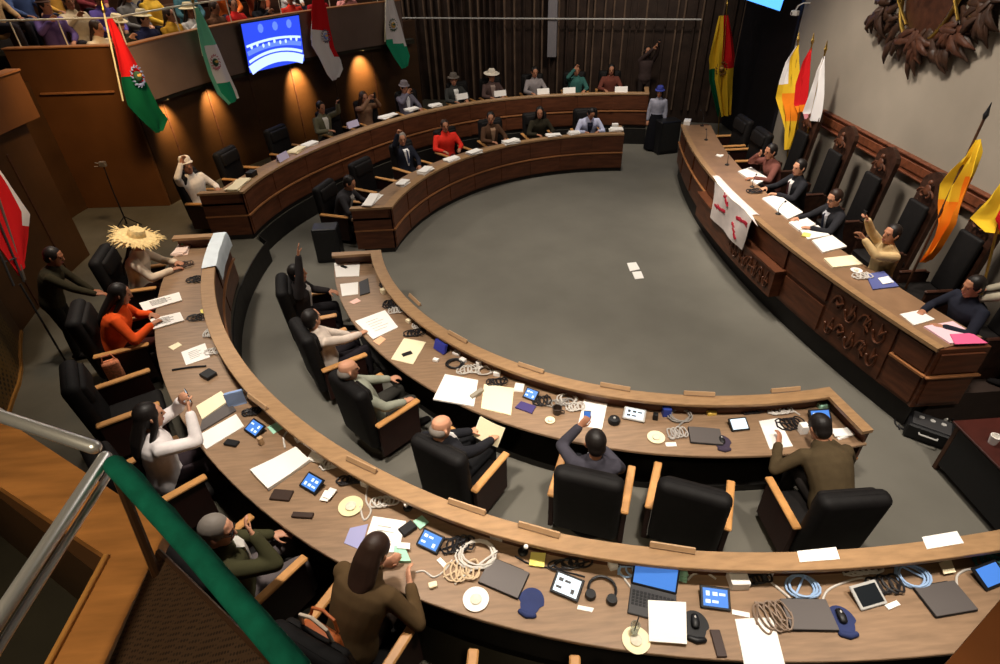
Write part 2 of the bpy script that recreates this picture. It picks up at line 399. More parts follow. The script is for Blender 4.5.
# protruding middle block with carving, and a carved panel further along
m = MB(); dsweep(m, [(-.12, .40), (.06, .40), (.06, .87), (-.12, .87)], -2.08, 1.22, 14); dsweep(m, [(-.15, .86), (.06, .86), (.06, .9), (-.15, .9)], -2.12, 1.26, 14)
dfin(m, 'centre_block', mat('presidium panel'  , (104, 60, 38)))
def carve(a, b, z0, z1, off, n, name):
    "relief of scrolls and leaves between y=a and y=b"
    m = MB(); rr = random.Random(int(a*10)+3)
    for k in range(n):
        y = a+(b-a)*(k+.5)/n; z = (z0+z1)/2; s = 1 if k % 2 else -1; w = (b-a)/n*.46; h = (z1-z0)*.46
        nx = V(1, -.054*y, 0).normalized(); pts = []; rad = []
        for j in range(16):
            q = j/15; an = s*q*5.2; r = 1-q*.78
            pts.append(V(dx(y+w*r*math.cos(an)), y+w*r*math.cos(an), z+h*r*math.sin(an))-nx*(-off)); rad.append(.022*(1-q*.5))
        m.tube(pts, rad, 6, round_=True)
        for j in range(4):
            an = rr.random()*6.28; m.tube([V(dx(y), y, z)+nx*off, V(dx(y)-.0, y+w*.8*math.cos(an), z+h*.9*math.sin(an))+nx*off], [.03, .012], 6, round_=True)
    dfin(m, name, mat('presidium panel', (88, 50, 31)))
carve(-2.0, -.6, .46, .82, -.13, 8, 'carving'); carve(-4.2, -3.2, .45, .82, .02, 5, 'carving'); carve(-4.2, -3.2, .82, 1.2, .02, 4, 'carving')
# near end of the presidium desk
m = MB(); m.box((dx(D0)+.36, D0+.03, .83), (.66, .05, .94)); m.box((dx(D0)+.36, D0-.0, 1.08), (.56, .04, .3)); m.box((dx(D0)+.36, D0-.0, .64), (.56, .04, .42))
eo = dfin(m, 'end_panel', WOOD_RED)
m = MB(); m.box((dx(D0)+.36, D0-.02, .88), (.7, .05, .03)); s_ = m.build('trim_strip', WOOD_STRIP, eo)
m = MB(); m.box((dx(D1)+.36, D1-.03, .83), (.66, .05, .94)); dfin(m, 'end_panel', WOOD_RED)
m = MB(); dsweep(m, [(.1, 0), (.5, 0), (.5, .38), (.1, .38)], D0, D1); dfin(m, 'plinth', PLINTH)
# ------------------------------------------------------------------ chairs
def place(o, deg, r, z, turn=0):
    "stand a thing on the ring, facing the middle of the room"
    o.location = polar(r, deg, z); o.rotation_euler = (0, 0, R_(deg+90+turn)); return o
def rbox(mb, c, d, r=.06, mi=0, M=None, rot=None):
    "rounded cushion: box with generous round edges"
    hx, hy, hz = d[0]/2, d[1]/2, d[2]/2; r = min(r, hx*.9, hy*.9, hz*.9); rings = []
    def ring(x, y, q, z):
        row = []
        for (sx, sy, a0) in ((1, 1, 0), (-1, 1, 90), (-1, -1, 180), (1, -1, 270)):
            for k in range(5):
                a = R_(a0+22.5*k); row.append((sx*(x-q)+q*math.cos(a), sy*(y-q)+q*math.sin(a), z))
        return row
    for k in range(5):
        a = R_(90*k/4); e = r*(1-math.sin(a)); rings.append(ring(hx-e, hy-e, max(.002, r-e*.8), -hz+r-r*math.cos(a)))
    for k in range(5):
        a = R_(90-90*k/4); e = r*(1-math.sin(a)); rings.append(ring(hx-e, hy-e, max(.002, r-e*.8), hz-r+r*math.cos(a)))
    T = Matrix.Translation(Vector(c)) @ (Euler(rot).to_matrix().to_4x4() if rot else Matrix.Identity(4))
    return mb.loft(rings, mi, True, M=M @ T if M is not None else T)
def make_chair(label):
    t = empty('armchair', label=label, cat='armchair', group='black leather delegate armchairs')
    m = MB(); rbox(m, (0, .02, .345), (.66, .66, .16)); m.build('seat', LEATHER2, t, True)
    m = MB(); rbox(m, (0, -.345, .72), (.70, .19, .98), .08, rot=(R_(5), 0, 0)); bk = m.build('backrest', LEATHER, t, True)
    m = MB(); rbox(m, (0, -.275, 1.02), (.58, .10, .26), rot=(R_(6), 0, 0)); m.build('head_cushion', LEATHER2, bk, True)
    for s in (-1, 1):
        m = MB(); m.box((s*.385, 0, .665), (.085, .66, .04), ch=.012); m.build('armrest', WOOD_ARM, t)
        m = MB(); m.box((s*.385, -.01, .39), (.055, .60, .51)); m.build('side_panel', SIDE_RED, t)
    m = MB(); m.box((0, 0, .17), (.5, .5, .2)); m.lathe([(.04, .06), (.04, .12)], 12); m.lathe([(.26, 0), (.27, .02), (.2, .045), (.05, .06)], 20); m.build('base', BLACK, t)
    return t
C0 = make_chair('x'); CH = {}
first = [True]
def chair(deg, r, z, label, turn=0):
    if first[0]: o = C0; first[0] = False
    else: o = copy_tree(C0)
    o['label'] = label; place(o, deg, r, z, turn); return o
for deg, r, turn, lb in (
    (-162, 6.36, -4, 'black armchair under the man raising a hand at the aisle end of the inner desk'),
    (-150.3, 6.36, 0, 'black armchair holding the woman in a pale blouse at the inner desk'),
    (-138, 6.42, 0, 'black armchair holding the bald man in a grey green shirt'),
    (-124.6, 6.55, -3, 'black armchair holding the bald man in a dark suit at the inner desk'),
    (-111.6, 6.30, 0, 'black armchair whose sitter looks at a bright phone, seen from behind'),
    (-102.2, 6.27, -13, 'empty black armchair with honey wood arms pushed to the inner desk'),
    (-90.3, 6.31, 0, 'black armchair behind the person in an olive coat who leans over the desk end')):
    chair(deg, r, 0, lb, turn)
for deg, r, turn, lb in (
    (-170, 8.92, 0, 'armchair of the straw hat wearer at the aisle end of the outer desk'),
    (-159.3, 8.9, 0, 'armchair under the person wrapped in bright orange'),
    (-150, 8.92, 0, 'large empty black armchair between the orange garment and the white blouse'),
    (-140, 8.9, 0, 'armchair of the long haired woman in a white blouse'),
    (-129.4, 8.85, 0, 'armchair of the grey haired man in an olive jacket, beside the green rail'),
    (-121.3, 8.85, 0, 'armchair of the woman in a brown coat, an orange bag on it'),
    (-112.2, 8.78, 14, 'turned armchair at the bottom edge of the photo, just past the brown coat'),
    (-101.5, 9.0, 0, 'armchair whose arm tips show below the desk plate with a glass'),
    (-92.2, 8.62, 0, 'armchair showing one arm tip under the desk by the navy mouse pad')):
    chair(deg, r, .45, lb, turn)
for deg, lb in (
    (163, 'armchair of the hunched dark suited man at the aisle end of the far inner desk'),
    (150.5, 'empty armchair with a light wood arm at the far inner desk'),
    (138, 'armchair of the man in dark suit with a white shirt at the far inner desk'),
    (125.5, 'armchair of the person in the bright red poncho'),
    (114, 'armchair of the dark haired sitter right after the red poncho'),
    (102.5, 'armchair of the sitter between the brown jacket and the pale blue shirt'),
    (90, 'armchair of the sitter in a pale blue shirt at the far inner desk')):
    chair(deg, 6.42, 0, lb, random.uniform(-5, 5))
for deg, lb in (
    (168.5, 'armchair of the person in white at the aisle end of the back desk'),
    (160, 'empty dark armchair beside the person in white on the back row'),
    (149.5, 'empty armchair with a light wood arm under the first wall lamp glow'),
    (139, 'armchair of the man in a grey green jacket on the back row'),
    (131.3, 'armchair of the person in brown patterns on the back row'),
    (123, 'armchair of the grey suited man with a white shirt on the back row'),
    (112.5, 'armchair of the person in dark jacket left of the straw hat on the back row'),
    (105.8, 'armchair of the back row sitter with a brimmed hat'),
    (97.7, 'armchair of the grey dressed sitter right of the brimmed hat'),
    (89.4, 'armchair of the teal dressed sitter on the back row'),
    (82.6, 'armchair of the reddish dressed sitter at the end of the back row')):
    chair(deg, 8.95, .45, lb, random.uniform(-4, 4))
# tall carved presidium chairs
CARVD = mat('dark carved chair wood', (50, 30, 21), .45, var=.4, scale=10, bump=.6)
def make_throne():
    t = empty('presidium_chair', label='x', cat='chair', group='tall carved presidium chairs')
    MB().box((0, 0, .42), (.58, .56, .12), ch=.03).build('seat', LEATHER2, t)
    m = MB(); prof = [(-.25, .1), (.25, .1), (.26, 1.66), (.23, 1.74), (.16, 1.79), (.08, 1.84), (0, 1.86), (-.08, 1.84), (-.16, 1.79), (-.23, 1.74), (-.26, 1.66)]
    M = Matrix.Translation((0, -.33, 0)) @ Matrix.Rotation(R_(5), 4, 'X') @ Matrix.Rotation(R_(90), 4, 'X')
    m.prism(prof, -.04, .04, M=M); b = m.build('backrest', CARVD, t)
    m = MB(); rbox(m, (0, -.285, .93), (.42, .08, .92), rot=(R_(5), 0, 0)); m.build('back_pad', LEATHER, b, True)
    m = MB(); F = Matrix.Translation((0, -.38, 1.50)) @ Matrix.Scale(.72, 4) @ Matrix.Rotation(R_(5), 4, 'X')
    for s in (-1, 1):
        pts = [V(s*(.04+.2*(1-q*.75)*abs(math.cos(q*4))), .05, .02+.13*(1-q*.6)*math.sin(q*4.4)) for q in [j/14 for j in range(15)]]
        m.tube(pts, [.022]*15, 6, M=F, round_=True)
    m.ball((0, .05, .12), (.1, .03, .12), 10, M=F); m.ball((0, .04, .28), (.06, .04, .06), 10, M=F)
    m.build('crest_carving', mat('brown crest carving', (84, 48, 30), .5, var=.4, scale=10, bump=.5), b, True)
    for s in (-1, 1):
        m = MB(); m.box((s*.29, .06, .66), (.06, .42, .04), ch=.015); m.build('armrest', mat('polished arm', (60, 36, 27), .35, spec=.4), t)
        m = MB(); m.box((s*.29, .02, .42), (.05, .46, .44)); m.build('side_panel', CARVD, t)
    m = MB(); m.box((0, 0, .19), (.6, .55, .38)); m.build('base', CARVD, t)
    return t
TH = make_throne(); kk = 0
for y, lb in ((1.75, 'tall carved chair beside the cluster of standing flags'), (.5, 'tall carved chair behind the first dark suited man of the presidium'),
              (-.72, 'tall carved chair behind the man in glasses of the presidium'), (-1.92, 'tall carved chair behind the beige jacket raising a phone'),
              (-3.05, 'tall carved chair behind the leaning yellow flag'), (-4.2, 'tall carved chair behind the dark suit at the near end of the presidium')):
    o = TH if kk == 0 else copy_tree(TH); kk += 1
    o['label'] = lb; o.location = (3.22, y, .5); o.rotation_euler = (0, 0, R_(90))
# ------------------------------------------------------------------ people
SKIN = [mat('skin tone %d' % i, c, .55, spec=.3) for i, c in enumerate(((196, 142, 112), (168, 116, 88), (140, 92, 66), (214, 164, 138)))]
HAIRC = {'black': mat('black hair', (24, 19, 17), .5), 'brown': mat('brown hair', (46, 30, 22), .5), 'grey': mat('grey hair', (120, 112, 104), .6), 'white': mat('white hair', (196, 190, 184), .6)}
def cloth(c, name=None): return mat(name or 'cloth %d %d %d' % c, c, .9, spec=.08, var=.12, scale=9)
BLANK = bpy.data.meshes.new('blank'); TMP = bpy.data.objects.new('tmp', BLANK); COL.objects.link(TMP)
RM = TMP.modifiers.new('r', 'REMESH'); RM.mode = 'VOXEL'
def fuse(mb, voxel, smooth=2):
    "merge overlapping closed shapes into one continuous surface"
    me = bpy.data.meshes.new('t'); me.from_pydata([tuple(p) for p in mb.v], [], mb.f)
    b = bmesh.new(); b.from_mesh(me); bmesh.ops.recalc_face_normals(b, faces=b.faces); b.to_mesh(me); b.free()
    TMP.data = me; RM.voxel_size = voxel; TMP.update_tag()
    dg = bpy.context.evaluated_depsgraph_get(); dg.update()
    out = bpy.data.meshes.new_from_object(TMP.evaluated_get(dg)); TMP.data = BLANK; bpy.data.meshes.remove(me)
    b = bmesh.new(); b.from_mesh(out)
    for _ in range(smooth): bmesh.ops.smooth_vert(b, verts=b.verts, factor=.5, use_axis_x=True, use_axis_y=True, use_axis_z=True)
    for f in b.faces: f.smooth = True
    b.to_mesh(out); b.free(); return out
def mesh_obj(name, me, m, parent):
    me.name = name; me.materials.clear(); me.materials.append(m)
    o = bpy.data.objects.new(name, me); COL.objects.link(o); o.parent = parent; return o
def ik(S, T, a, b, pole):
    d = T-S; L = min(d.length, (a+b)*.995); u = d.normalized(); T = S+u*L
    x = (a*a-b*b+L*L)/(2*L); h = math.sqrt(max(0, a*a-x*x)); p = Vector(pole); p = p-u*p.dot(u)
    if p.length < 1e-5: p = u.orthogonal()
    return S+u*x+p.normalized()*h, T
def hand(mb, W, d, n, side, curl=.35, k=1.0, fr=.0088):
    "palm with five separate bent fingers: wrist, direction, palm normal (towards the palm), thumb side"
    d = Vector(d).normalized(); n = Vector(n); n = (n-d*n.dot(d)).normalized(); s = Vector(side); s = (s-d*s.dot(d)-n*s.dot(n)).normalized()
    mb.tube([W-d*.02*k, W+d*.03*k, W+d*.065*k, W+d*.09*k], [(.026*k, .019*k), (.036*k, .016*k), (.041*k, .014*k), (.038*k, .011*k)], 10, side=s, round_=True)
    for j, (o, L) in enumerate(((.029, .070), (.010, .079), (-.009, .073), (-.027, .058))):
        p = W+d*(.088-.004*abs(j-1.3))*k+s*o*k; a = 0; pts = [p-d*.015*k]; rad = [fr*k*1.05]
        for q, w in ((.46, 1), (.30, 1.25), (.24, .8)):
            a += curl*w; pts.append(p); rad.append(fr*k)
            p = p+(d*math.cos(a)+n*math.sin(a)+s*o*1.6)*L*q*k
        pts.append(p); rad.append(fr*k*.82); mb.tube(pts, rad, 7, round_=True)
    b = W+d*.025*k+s*.03*k; t1 = b+(s*.75+d*.6+n*.35).normalized()*.036*k; t2 = t1+(d*.85+s*.3+n*.5).normalized()*.032*k; t3 = t2+(d*.9+n*.5).normalized()*.022*k
    mb.tube([b-s*.012*k, b, t1, t2, t3], [.012*k, .013*k, .0105*k, .0098*k, .008*k], 7, round_=True)
def person(label, deg=None, r=None, z=0, turn=0, loc=None, face=None, pose='sit', lean=4, bend=0, twist=0, head=(0, 8), rh=None, lh=None, curl=.4,
           skin=0, hair='short', hc='black', top=(40, 40, 46), legs=(36, 36, 42), inner=None, tie=None, fine=True, scale=1.18, group=None, seat=None, extra=None,
           fcurl=None, shoe=(24, 22, 22), topname='jacket', bulk=1.0):
    P = empty('person', label=label, cat='person', group=group)
    if deg is not None: place(P, deg, r, z, turn)
    else: P.location = loc; P.rotation_euler = (0, 0, R_(face-90))
    P.scale = (scale,)*3
    sit = pose == 'sit'
    if seat is None: seat = (.43 if face is None else .47)/scale
    def cv(t):
        if t is None or not sit: return t
        return tuple(q/scale for q in t) if t[2] < 1.0 else (t[0]*.9, t[1]*.9, t[2]*.93)
    rh, lh = cv(rh), cv(lh); zt = .83/scale
    hz = seat+.09 if sit else .93
    hip = V(0, -.06 if sit else 0, hz); T = Matrix.Rotation(R_(-lean), 3, 'X') @ Matrix.Rotation(R_(bend), 3, 'Y')
    Tw = Matrix.Rotation(R_(twist), 3, 'Z')
    def sp(x, y, zz):
        q = zz/.5; A = Matrix.Rotation(R_(-lean*(.55+.45*q)), 3, 'X') @ Matrix.Rotation(R_(bend*(.5+.5*q)), 3, 'Y')
        return hip+A @ (Matrix.Rotation(R_(twist*q), 3, 'Z') @ V(x, y, zz))
    neck = sp(0, -.005, .50); hyaw, hpit = head[0], head[1]; hroll = head[2] if len(head) > 2 else 0
    HM = Matrix.Rotation(R_(hyaw), 3, 'Z') @ Matrix.Rotation(R_(-hpit), 3, 'X') @ Matrix.Rotation(R_(hroll), 3, 'Y')
    HB = Matrix.Rotation(R_(-lean*.45), 3, 'X') @ Matrix.Rotation(R_(bend*.6), 3, 'Y')
    hc0 = neck+HB @ V(0, .012, .075)+HM @ V(0, .018, .095)
    H4 = Matrix.Translation(hc0) @ HM.to_4x4()
    side = sp(1, 0, .4)-sp(0, 0, .4)
    sh = [sp(-.178*bulk, -.005, .435), sp(.178*bulk, -.005, .435)]
    tg = [Vector(lh) if lh else V(-.17, .36, zt), Vector(rh) if rh else V(.17, .36, zt)]
    if not sit and not lh: tg[0] = V(-.24, .06, .78)
    if not sit and not rh: tg[1] = V(.24, .06, .78)
    arms = []
    for k in (0, 1):
        s = -1 if k == 0 else 1
        up = tg[k].z > sh[k].z+.05
        e, w = ik(sh[k], tg[k], .285, .255, (s*.75, -.15 if not up else .15, -.75))
        arms.append((sh[k], e, w))
    hipj = [hip+V(s*.09, 0, -.02) for s in (-1, 1)]; lg = []
    for k, s in ((0, -1), (1, 1)):
        if sit: kn = V(s*.13, .38, hz-.01); an = V(s*.12, .40, .09)
        else: kn = V(s*.10, .03, .50); an = V(s*.10, -.02, .09)
        lg.append((hipj[k], kn, an))
    vox = .0085 if fine else .014
    fr = .0092 if fine else .0115
    def torso(mb, g, top=.47, bot=-.10):
        pr = [(-.10, .13, .10), (-.05, .165, .125), (.02, .165, .125), (.12, .148, .112), (.24, .160, .118), (.34, .178, .122), (.41, .180, .112), (.455, .135, .088), (.49, .07, .066)]
        pts = []; rad = []
        for zz, a, b in pr:
            if bot <= zz <= top+.03: pts.append(sp(0, 0, zz)); rad.append((a*bulk+g, b*bulk+g))
        mb.tube(pts, rad, 18, side=side, round_=True)
    def arm(mb, g, upto=1.0):
        for k in (0, 1):
            S, e, w = arms[k]; w2 = e+(w-e)*upto
            mb.tube([S+(sp(0, 0, .41)-S)*.35, S, S+(e-S)*.35, e+(S-e)*.1, e], [.055+g, .057+g, .050+g, .042+g, .040+g], 10, round_=True)
            mb.tube([e, e+(w2-e)*.3, w2], [.041+g, .040+g, (.027 if upto == 1 else .031)+g], 10, round_=True)
    def leg(mb, g, foot):
        for h, kn, an in lg:
            mb.tube([h, h+(kn-h)*.5, kn], [.085+g, .072+g, .054+g], 12, round_=True); mb.tube([kn, kn+(an-kn)*.3, an], [.054+g, .055+g, .036+g], 12, round_=True)
            if foot: mb.tube([an+V(0, -.03, -.035), an+V(0, .05, -.045), an+V(0, .16, -.06)], [(.036, .036), (.042, .032), (.036, .02)], 10, side=V(1, 0, 0), round_=True)
    b = MB(); torso(b, 0); arm(b, 0); leg(b, 0, True)
    b.tube([neck-HB @ V(0, 0, .05), neck, neck+HB @ V(0, .01, .08), hc0-HM @ V(0, .01, .03)], [.062, .056, .054, .055], 12, round_=True)
    hp = [(-.122, .022, .026, .050), (-.108, .040, .046, .036), (-.085, .054, .064, .022), (-.05, .065, .080, .010), (0, .073, .094, 0), (.045, .077, .098, -.003), (.085, .068, .088, -.008), (.11, .044, .06, -.012), (.122, .015, .02, -.014)]
    b.loft([[(a*math.cos(q), c+bb*math.sin(q), zz) for q in [2*PI*j/16 for j in range(16)]] for zz, a, bb, c in hp], M=H4)
    b.tube([(0, .088, .03), (0, .102, .0), (0, .112, -.022), (0, .094, -.034)], [(.011, .012), (.013, .013), (.017, .014), (.012, .008)], 8, side=V(1, 0, 0), M=H4, round_=True)
    b.tube([(-.04, .078, .036), (0, .092, .038), (.04, .078, .036)], .012, 8, M=H4, round_=True)
    b.tube([(-.022, .078, -.065), (0, .086, -.066), (.022, .078, -.065)], .010, 8, M=H4, round_=True)
    for s in (-1, 1): b.tube([(s*.074, -.005, -.03), (s*.083, -.012, 0), (s*.084, -.016, .022)], [(.010, .014), (.013, .02), (.011, .018)], 8, M=H4, round_=True)
    cl = fcurl or (curl, curl)
    for k, s in ((0, -1), (1, 1)):
        S, e, w = arms[k]; d = (w-e).normalized()
        if d.z > .35: n = V(0, 1, .0) if abs(d.y) < .8 else V(0, 0, 1); sd = V(-s, 0, 0)
        else: d = (d+V(0, 0, -d.z*.8)).normalized(); n = V(0, 0, -1); sd = V(-s, .2, 0)
        hand(b, w, d, n, sd, cl[k], 1.0, fr)
    body = mesh_obj('body', fuse(b, vox, 1), SKIN[skin], P)
    # clothing
    c = MB(); torso(c, .022, .46, -.10); arm(c, .014, .93)
    col = sp(0, .02, .475); c.tube([sp(-.09, -.01, .45), sp(-.06, -.06, .485), sp(0, -.075, .50), sp(.06, -.06, .485), sp(.09, -.01, .45)], .018, 8, round_=True)
    mesh_obj(topname, fuse(c, .012 if fine else .016, 3), cloth(top), P)
    c = MB(); leg(c, .012, False)
    c.tube([hip+V(0, 0, -.06), hip+V(0, 0, .06)], [(.178, .135), (.176, .134)], 16, side=V(1, 0, 0), round_=True)
    mesh_obj('trousers', fuse(c, .013 if fine else .018, 2), cloth(legs), P)
    for h, kn, an in lg:
        m = MB(); m.tube([an+V(0, -.035, -.04), an+V(0, .05, -.048), an+V(0, .17, -.064)], [(.042, .042), (.049, .04), (.043, .026)], 12, side=V(1, 0, 0), round_=True); m.build('shoe', cloth(shoe), P, True)
    if inner:
        m = MB(); rows = []
        for zz, w_ in ((.47, .056), (.43, .062), (.34, .05), (.22, .028), (.14, .008)):
            ya = .150*bulk if zz < .36 else (.142*bulk if zz < .45 else .098)
            rows.append([sp(x*w_, ya+.004-abs(x)*.018, zz) for x in (-1, 0, 1)])
        m.sheet(rows, .012); sf = m.build('shirt_front', cloth(inner), P)
        if tie:
            m = MB(); m.sheet([[sp(x*w_, ya+.014, zz) for x in (-1, 1)] for zz, w_, ya in ((.455, .012, .118), (.43, .016, .140), (.34, .02, .150*bulk), (.2, .024, .152*bulk))], .008); m.build('tie', cloth(tie), sf)
    # hair
    m = MB()
    if hair in ('short', 'long', 'mid', 'bun', 'braid'):
        m.ball((0, -.022, .038), (.094, .104, .106), 14, M=H4, n=10); m.ball((0, -.055, -.02), (.082, .064, .08), 12, M=H4)
    if hair == 'ring': m.ball((0, -.034, -.012), (.089, .087, .066), 14, M=H4, n=10)
    if hair == 'long':
        m.tube([H4 @ V(0, -.06, .05), H4 @ V(0, -.085, -.05), sp(0, -.125, .47), sp(0, -.15, .36), sp(0, -.145, .26)], [(.075, .05), (.085, .05), (.10, .045), (.095, .035), (.05, .02)], 12, side=side, round_=True)
        for s in (-1, 1): m.tube([H4 @ V(s*.05, -.01, .09), H4 @ V(s*.079, .02, .02), H4 @ V(s*.082, .0, -.07), sp(s*.09, -.04, .44)], [.025, .024, .03, .025], 8, round_=True)
    if hair == 'mid': m.tube([H4 @ V(0, -.06, .05), H4 @ V(0, -.08, -.05), sp(0, -.10, .50), sp(0, -.115, .43)], [(.085, .06), (.10, .065), (.105, .05), (.07, .03)], 12, side=side, round_=True)
    if hair == 'bun': m.ball((0, -.125, .05), .045, 12, M=H4)
    if hair == 'braid':
        for s in (-1, 1): m.tube([H4 @ V(s*.05, -.08, -.03), sp(s*.08, -.10, .47), sp(s*.09, -.145, .35), sp(s*.08, -.15, .2)], [.025, .022, .018, .012], 8, round_=True)
    if m.v: mesh_obj('hair', fuse(m, .010 if fine else .016, 1), HAIRC[hc], P)
    if fine or True:
        for s in (-1, 1):
            MB().ball((s*.031, .083, .012), (.013, .010, .0085), 8, M=H4).build('eye', mat('eye dark', (40, 28, 24), .3), P, True)
        MB().tube([(-.024, .086, -.066), (0, .096, -.064), (.024, .086, -.066)], [(.004, .006), (.006, .009), (.004, .006)], 8, M=H4, round_=True).build('lips', mat('lips', (150, 84, 76), .5), P, True)
    if extra: extra(P, H4, sp, arms)
    P['_h'] = 1; del P['_h']
    return P, arms
def straw_hat(P, H4, sp, arms):
    rr = random.Random(4); m = MB(); M = H4 @ Matrix.Translation((0, -.01, .075)) @ Matrix.Rotation(R_(-6), 4, 'X')
    m.lathe([(.09, 0), (.20, -.012), (.265, -.03), (.265, -.022), (.2, .0), (.105, .014), (.10, .06), (.085, .10), (.04, .115), (.001, .118), (.001, .1), (.07, .09), (.088, .05), (.09, .005)], 28, M=M)
    for k in range(110):
        a = rr.random()*6.283; r0 = rr.uniform(.2, .262); L = rr.uniform(.05, .115); w = .012; dz = rr.uniform(-.05, .03)
        ca, sa = math.cos(a), math.sin(a); p = V(ca*r0, sa*r0, -.018+rr.uniform(0, .012)); q = p+V(ca*L, sa*L, dz); t = V(-sa, ca, 0)*w
        m.tube([p, (p+q)/2+V(0, 0, .01), q], [(w, .003), (w*.8, .003), (.002, .002)], 5, side=V(-sa, ca, 0), M=M)
    m.build('straw_hat', mat('pale straw', (214, 188, 134), .85, var=.2, scale=30), P)
def brim_hat(c, r=.17):
    def f(P, H4, sp, arms):
        M = H4 @ Matrix.Translation((0, -.012, .07))
        MB().lathe([(.085, 0), (r, -.01), (r+.004, -.004), (r, .002), (.098, .016), (.092, .07), (.075, .10), (.03, .105), (.001, .104), (.001, .09), (.08, .05)], 22, M=M).build('hat', cloth(c), P, True)
    return f
def skirt_hat(P, H4, sp, arms):
    brim_hat((58, 66, 140), .13)(P, H4, sp, arms)
    MB().lathe([(.17, 1.02), (.2, .9), (.24, .5), (.27, .06), (.25, .06), (.001, .06), (.001, 1.02)], 24).build('skirt', cloth((20, 20, 24)), P, True)
def mask_glasses(P, H4, sp, arms):
    m = MB()
    for s in (-1, 1):
        m.tube([(s*.031+.022*math.cos(a), .1, .012+.016*math.sin(a)) for a in [6.283*j/12 for j in range(13)]], .003, 5, M=H4); m.tube([(s*.052, .097, .014), (s*.08, .0, .016)], .003, 5, M=H4)
    m.tube([(-.01, .104, .014), (.01, .104, .014)], .003, 5, M=H4); m.build('glasses', BLACK, P)
def phone(label, loc, rot, glow=SCREENW, group=None):
    t = empty('phone', loc, label=label, cat='phone', rot=rot, group=group)
    MB().box((0, 0, 0), (.075, .009, .15), ch=.004).build('case', BLACK, t)
    MB().box((0, -.0052, 0), (.068, .002, .138), ch=.0005).build('screen', glow, t)
    return t
def pw(P, l):
    return P.location+Matrix.Rotation(P.rotation_euler.z, 3, 'Z') @ (Vector(l)*P.scale.x)
def in_hand(P, arms, k, label, glow=SCREENW, off=(0, .03, .0), yaw=0, tilt=0):
    S, e, w = arms[k]; d = (w-e).normalized(); q = pw(P, w+d*.10+Vector(off))
    return phone(label, q, (R_(tilt), 0, P.rotation_euler.z+R_(yaw)), glow)
# --- inner row nearest the railing
P, A = person('dark suited man with one hand raised high at the aisle end of the inner desk', -162.3, 6.50, turn=-6, lean=8, bend=6, rh=(.10, .12, 1.52), lh=(-.14, .42, .81), skin=1,
              head=(-8, -4), top=(44, 40, 40), legs=(34, 32, 34), inner=(190, 184, 178), fcurl=(.4, .12))
person('woman in a pale beige blouse with dark hair, leaning back at the inner desk', -150.3, 6.42, turn=8, lean=-10, bend=4, rh=(.13, .46, .80), lh=(-.10, .38, .70), skin=0, head=(18, -6), hair='short', hc='black',
       top=(206, 190, 176), legs=(40, 36, 40), topname='blouse')
person('bald man in a grey green shirt with arm along the chair at the inner desk', -138, 6.50, turn=-4, lean=-18, bend=-4, rh=(.30, .26, .70), lh=(-.16, .40, .72), skin=0, head=(-6, 4), hair='ring', hc='grey',
       top=(150, 152, 136), legs=(58, 56, 52), topname='shirt', bulk=1.12)
P, A = person('bald man in a dark suit holding a folded newspaper at the inner desk', -125.2, 6.60, turn=-4, lean=-14, rh=(.24, .40, .76), lh=(-.02, .42, .74), skin=0, head=(-12, 10), hair='ring', hc='grey',
       top=(34, 34, 38), legs=(34, 34, 36), inner=(208, 202, 198), bulk=1.1)
t = empty('newspaper', at(489, 432, .78), 0, 'folded cream newspaper held upright by the bald man in a dark suit', 'newspaper', rot=(R_(62), R_(12), P.rotation_euler.z+R_(10)))
MB().sheet([[(x*.16, y*.13, .02*math.cos(x*2)) for x in (-1, -.5, 0, .5, 1)] for y in (-1, 0, 1)], .006).build('front_page', CREAM, t)
MB().sheet([[(x*.16-.01, y*.125-.012, -.012+.02*math.cos(x*2)) for x in (-1, -.5, 0, .5, 1)] for y in (-1, 0, 1)], .008).build('inner_page', WHITE, t)
P, A = person('dark haired person looking at a bright phone, mostly hidden by the chair back', -111.6, 6.32, turn=10, lean=-2, rh=(.12, .36, .82), lh=(-.16, .27, 1.10), skin=1, head=(16, 14), top=(60, 58, 66), legs=(30, 30, 34), inner=(200, 198, 204))
in_hand(P, A, 0, 'lit blue phone held up beside the dark haired head at the inner desk', SCREEN, yaw=0, off=(0, .02, .02))
person('person in an olive brown coat bent over the end of the inner desk', -88.4, 6.20, turn=0, lean=46, rh=(.22, .50, .83), lh=(-.36, .54, .83), skin=1, head=(10, 34), hc='black', top=(74, 62, 44), legs=(40, 36, 34), topname='coat', bulk=1.15)
# --- outer row nearest the railing
person('person in a fringed straw hat and pale blouse working at the outer desk', -170, 8.86, .45, turn=-2, lean=14, rh=(.16, .52, .83), lh=(-.10, .52, .83), skin=1, head=(0, 16), hair='braid', hc='black',
       top=(212, 192, 168), legs=(70, 50, 46), topname='blouse', extra=straw_hat)
person('dark clad person standing bent forward behind the chairs near the straw hat', loc=polar(9.78, -164.6, .45), face=16, pose='stand', lean=24, rh=(.20, .62, .98), lh=(-.22, .42, .86), skin=2, head=(-6, 20), hc='black',
       top=(46, 42, 30), legs=(34, 32, 28), topname='jacket', scale=1.04)
person('person wrapped in a bright orange shawl at the outer desk', -159.4, 8.95, .45, lean=22, rh=(.20, .46, .83), lh=(-.12, .44, .82), skin=1, head=(6, 20), hair='long', hc='black', top=(224, 84, 34), legs=(60, 30, 26), topname='shawl', bulk=1.12)
P, A = person('long haired woman in a white blouse raising a phone with both hands', -140.4, 8.78, .45, turn=-2, lean=6, rh=(.10, .34, 1.12), lh=(-.06, .32, 1.18), skin=0, head=(4, 8), hair='long', hc='black', top=(224, 216, 214), legs=(48, 40, 44), topname='blouse')
in_hand(P, A, 1, 'pale phone held up in front of the woman in the white blouse', SCREENW, off=(-.05, .03, .02))
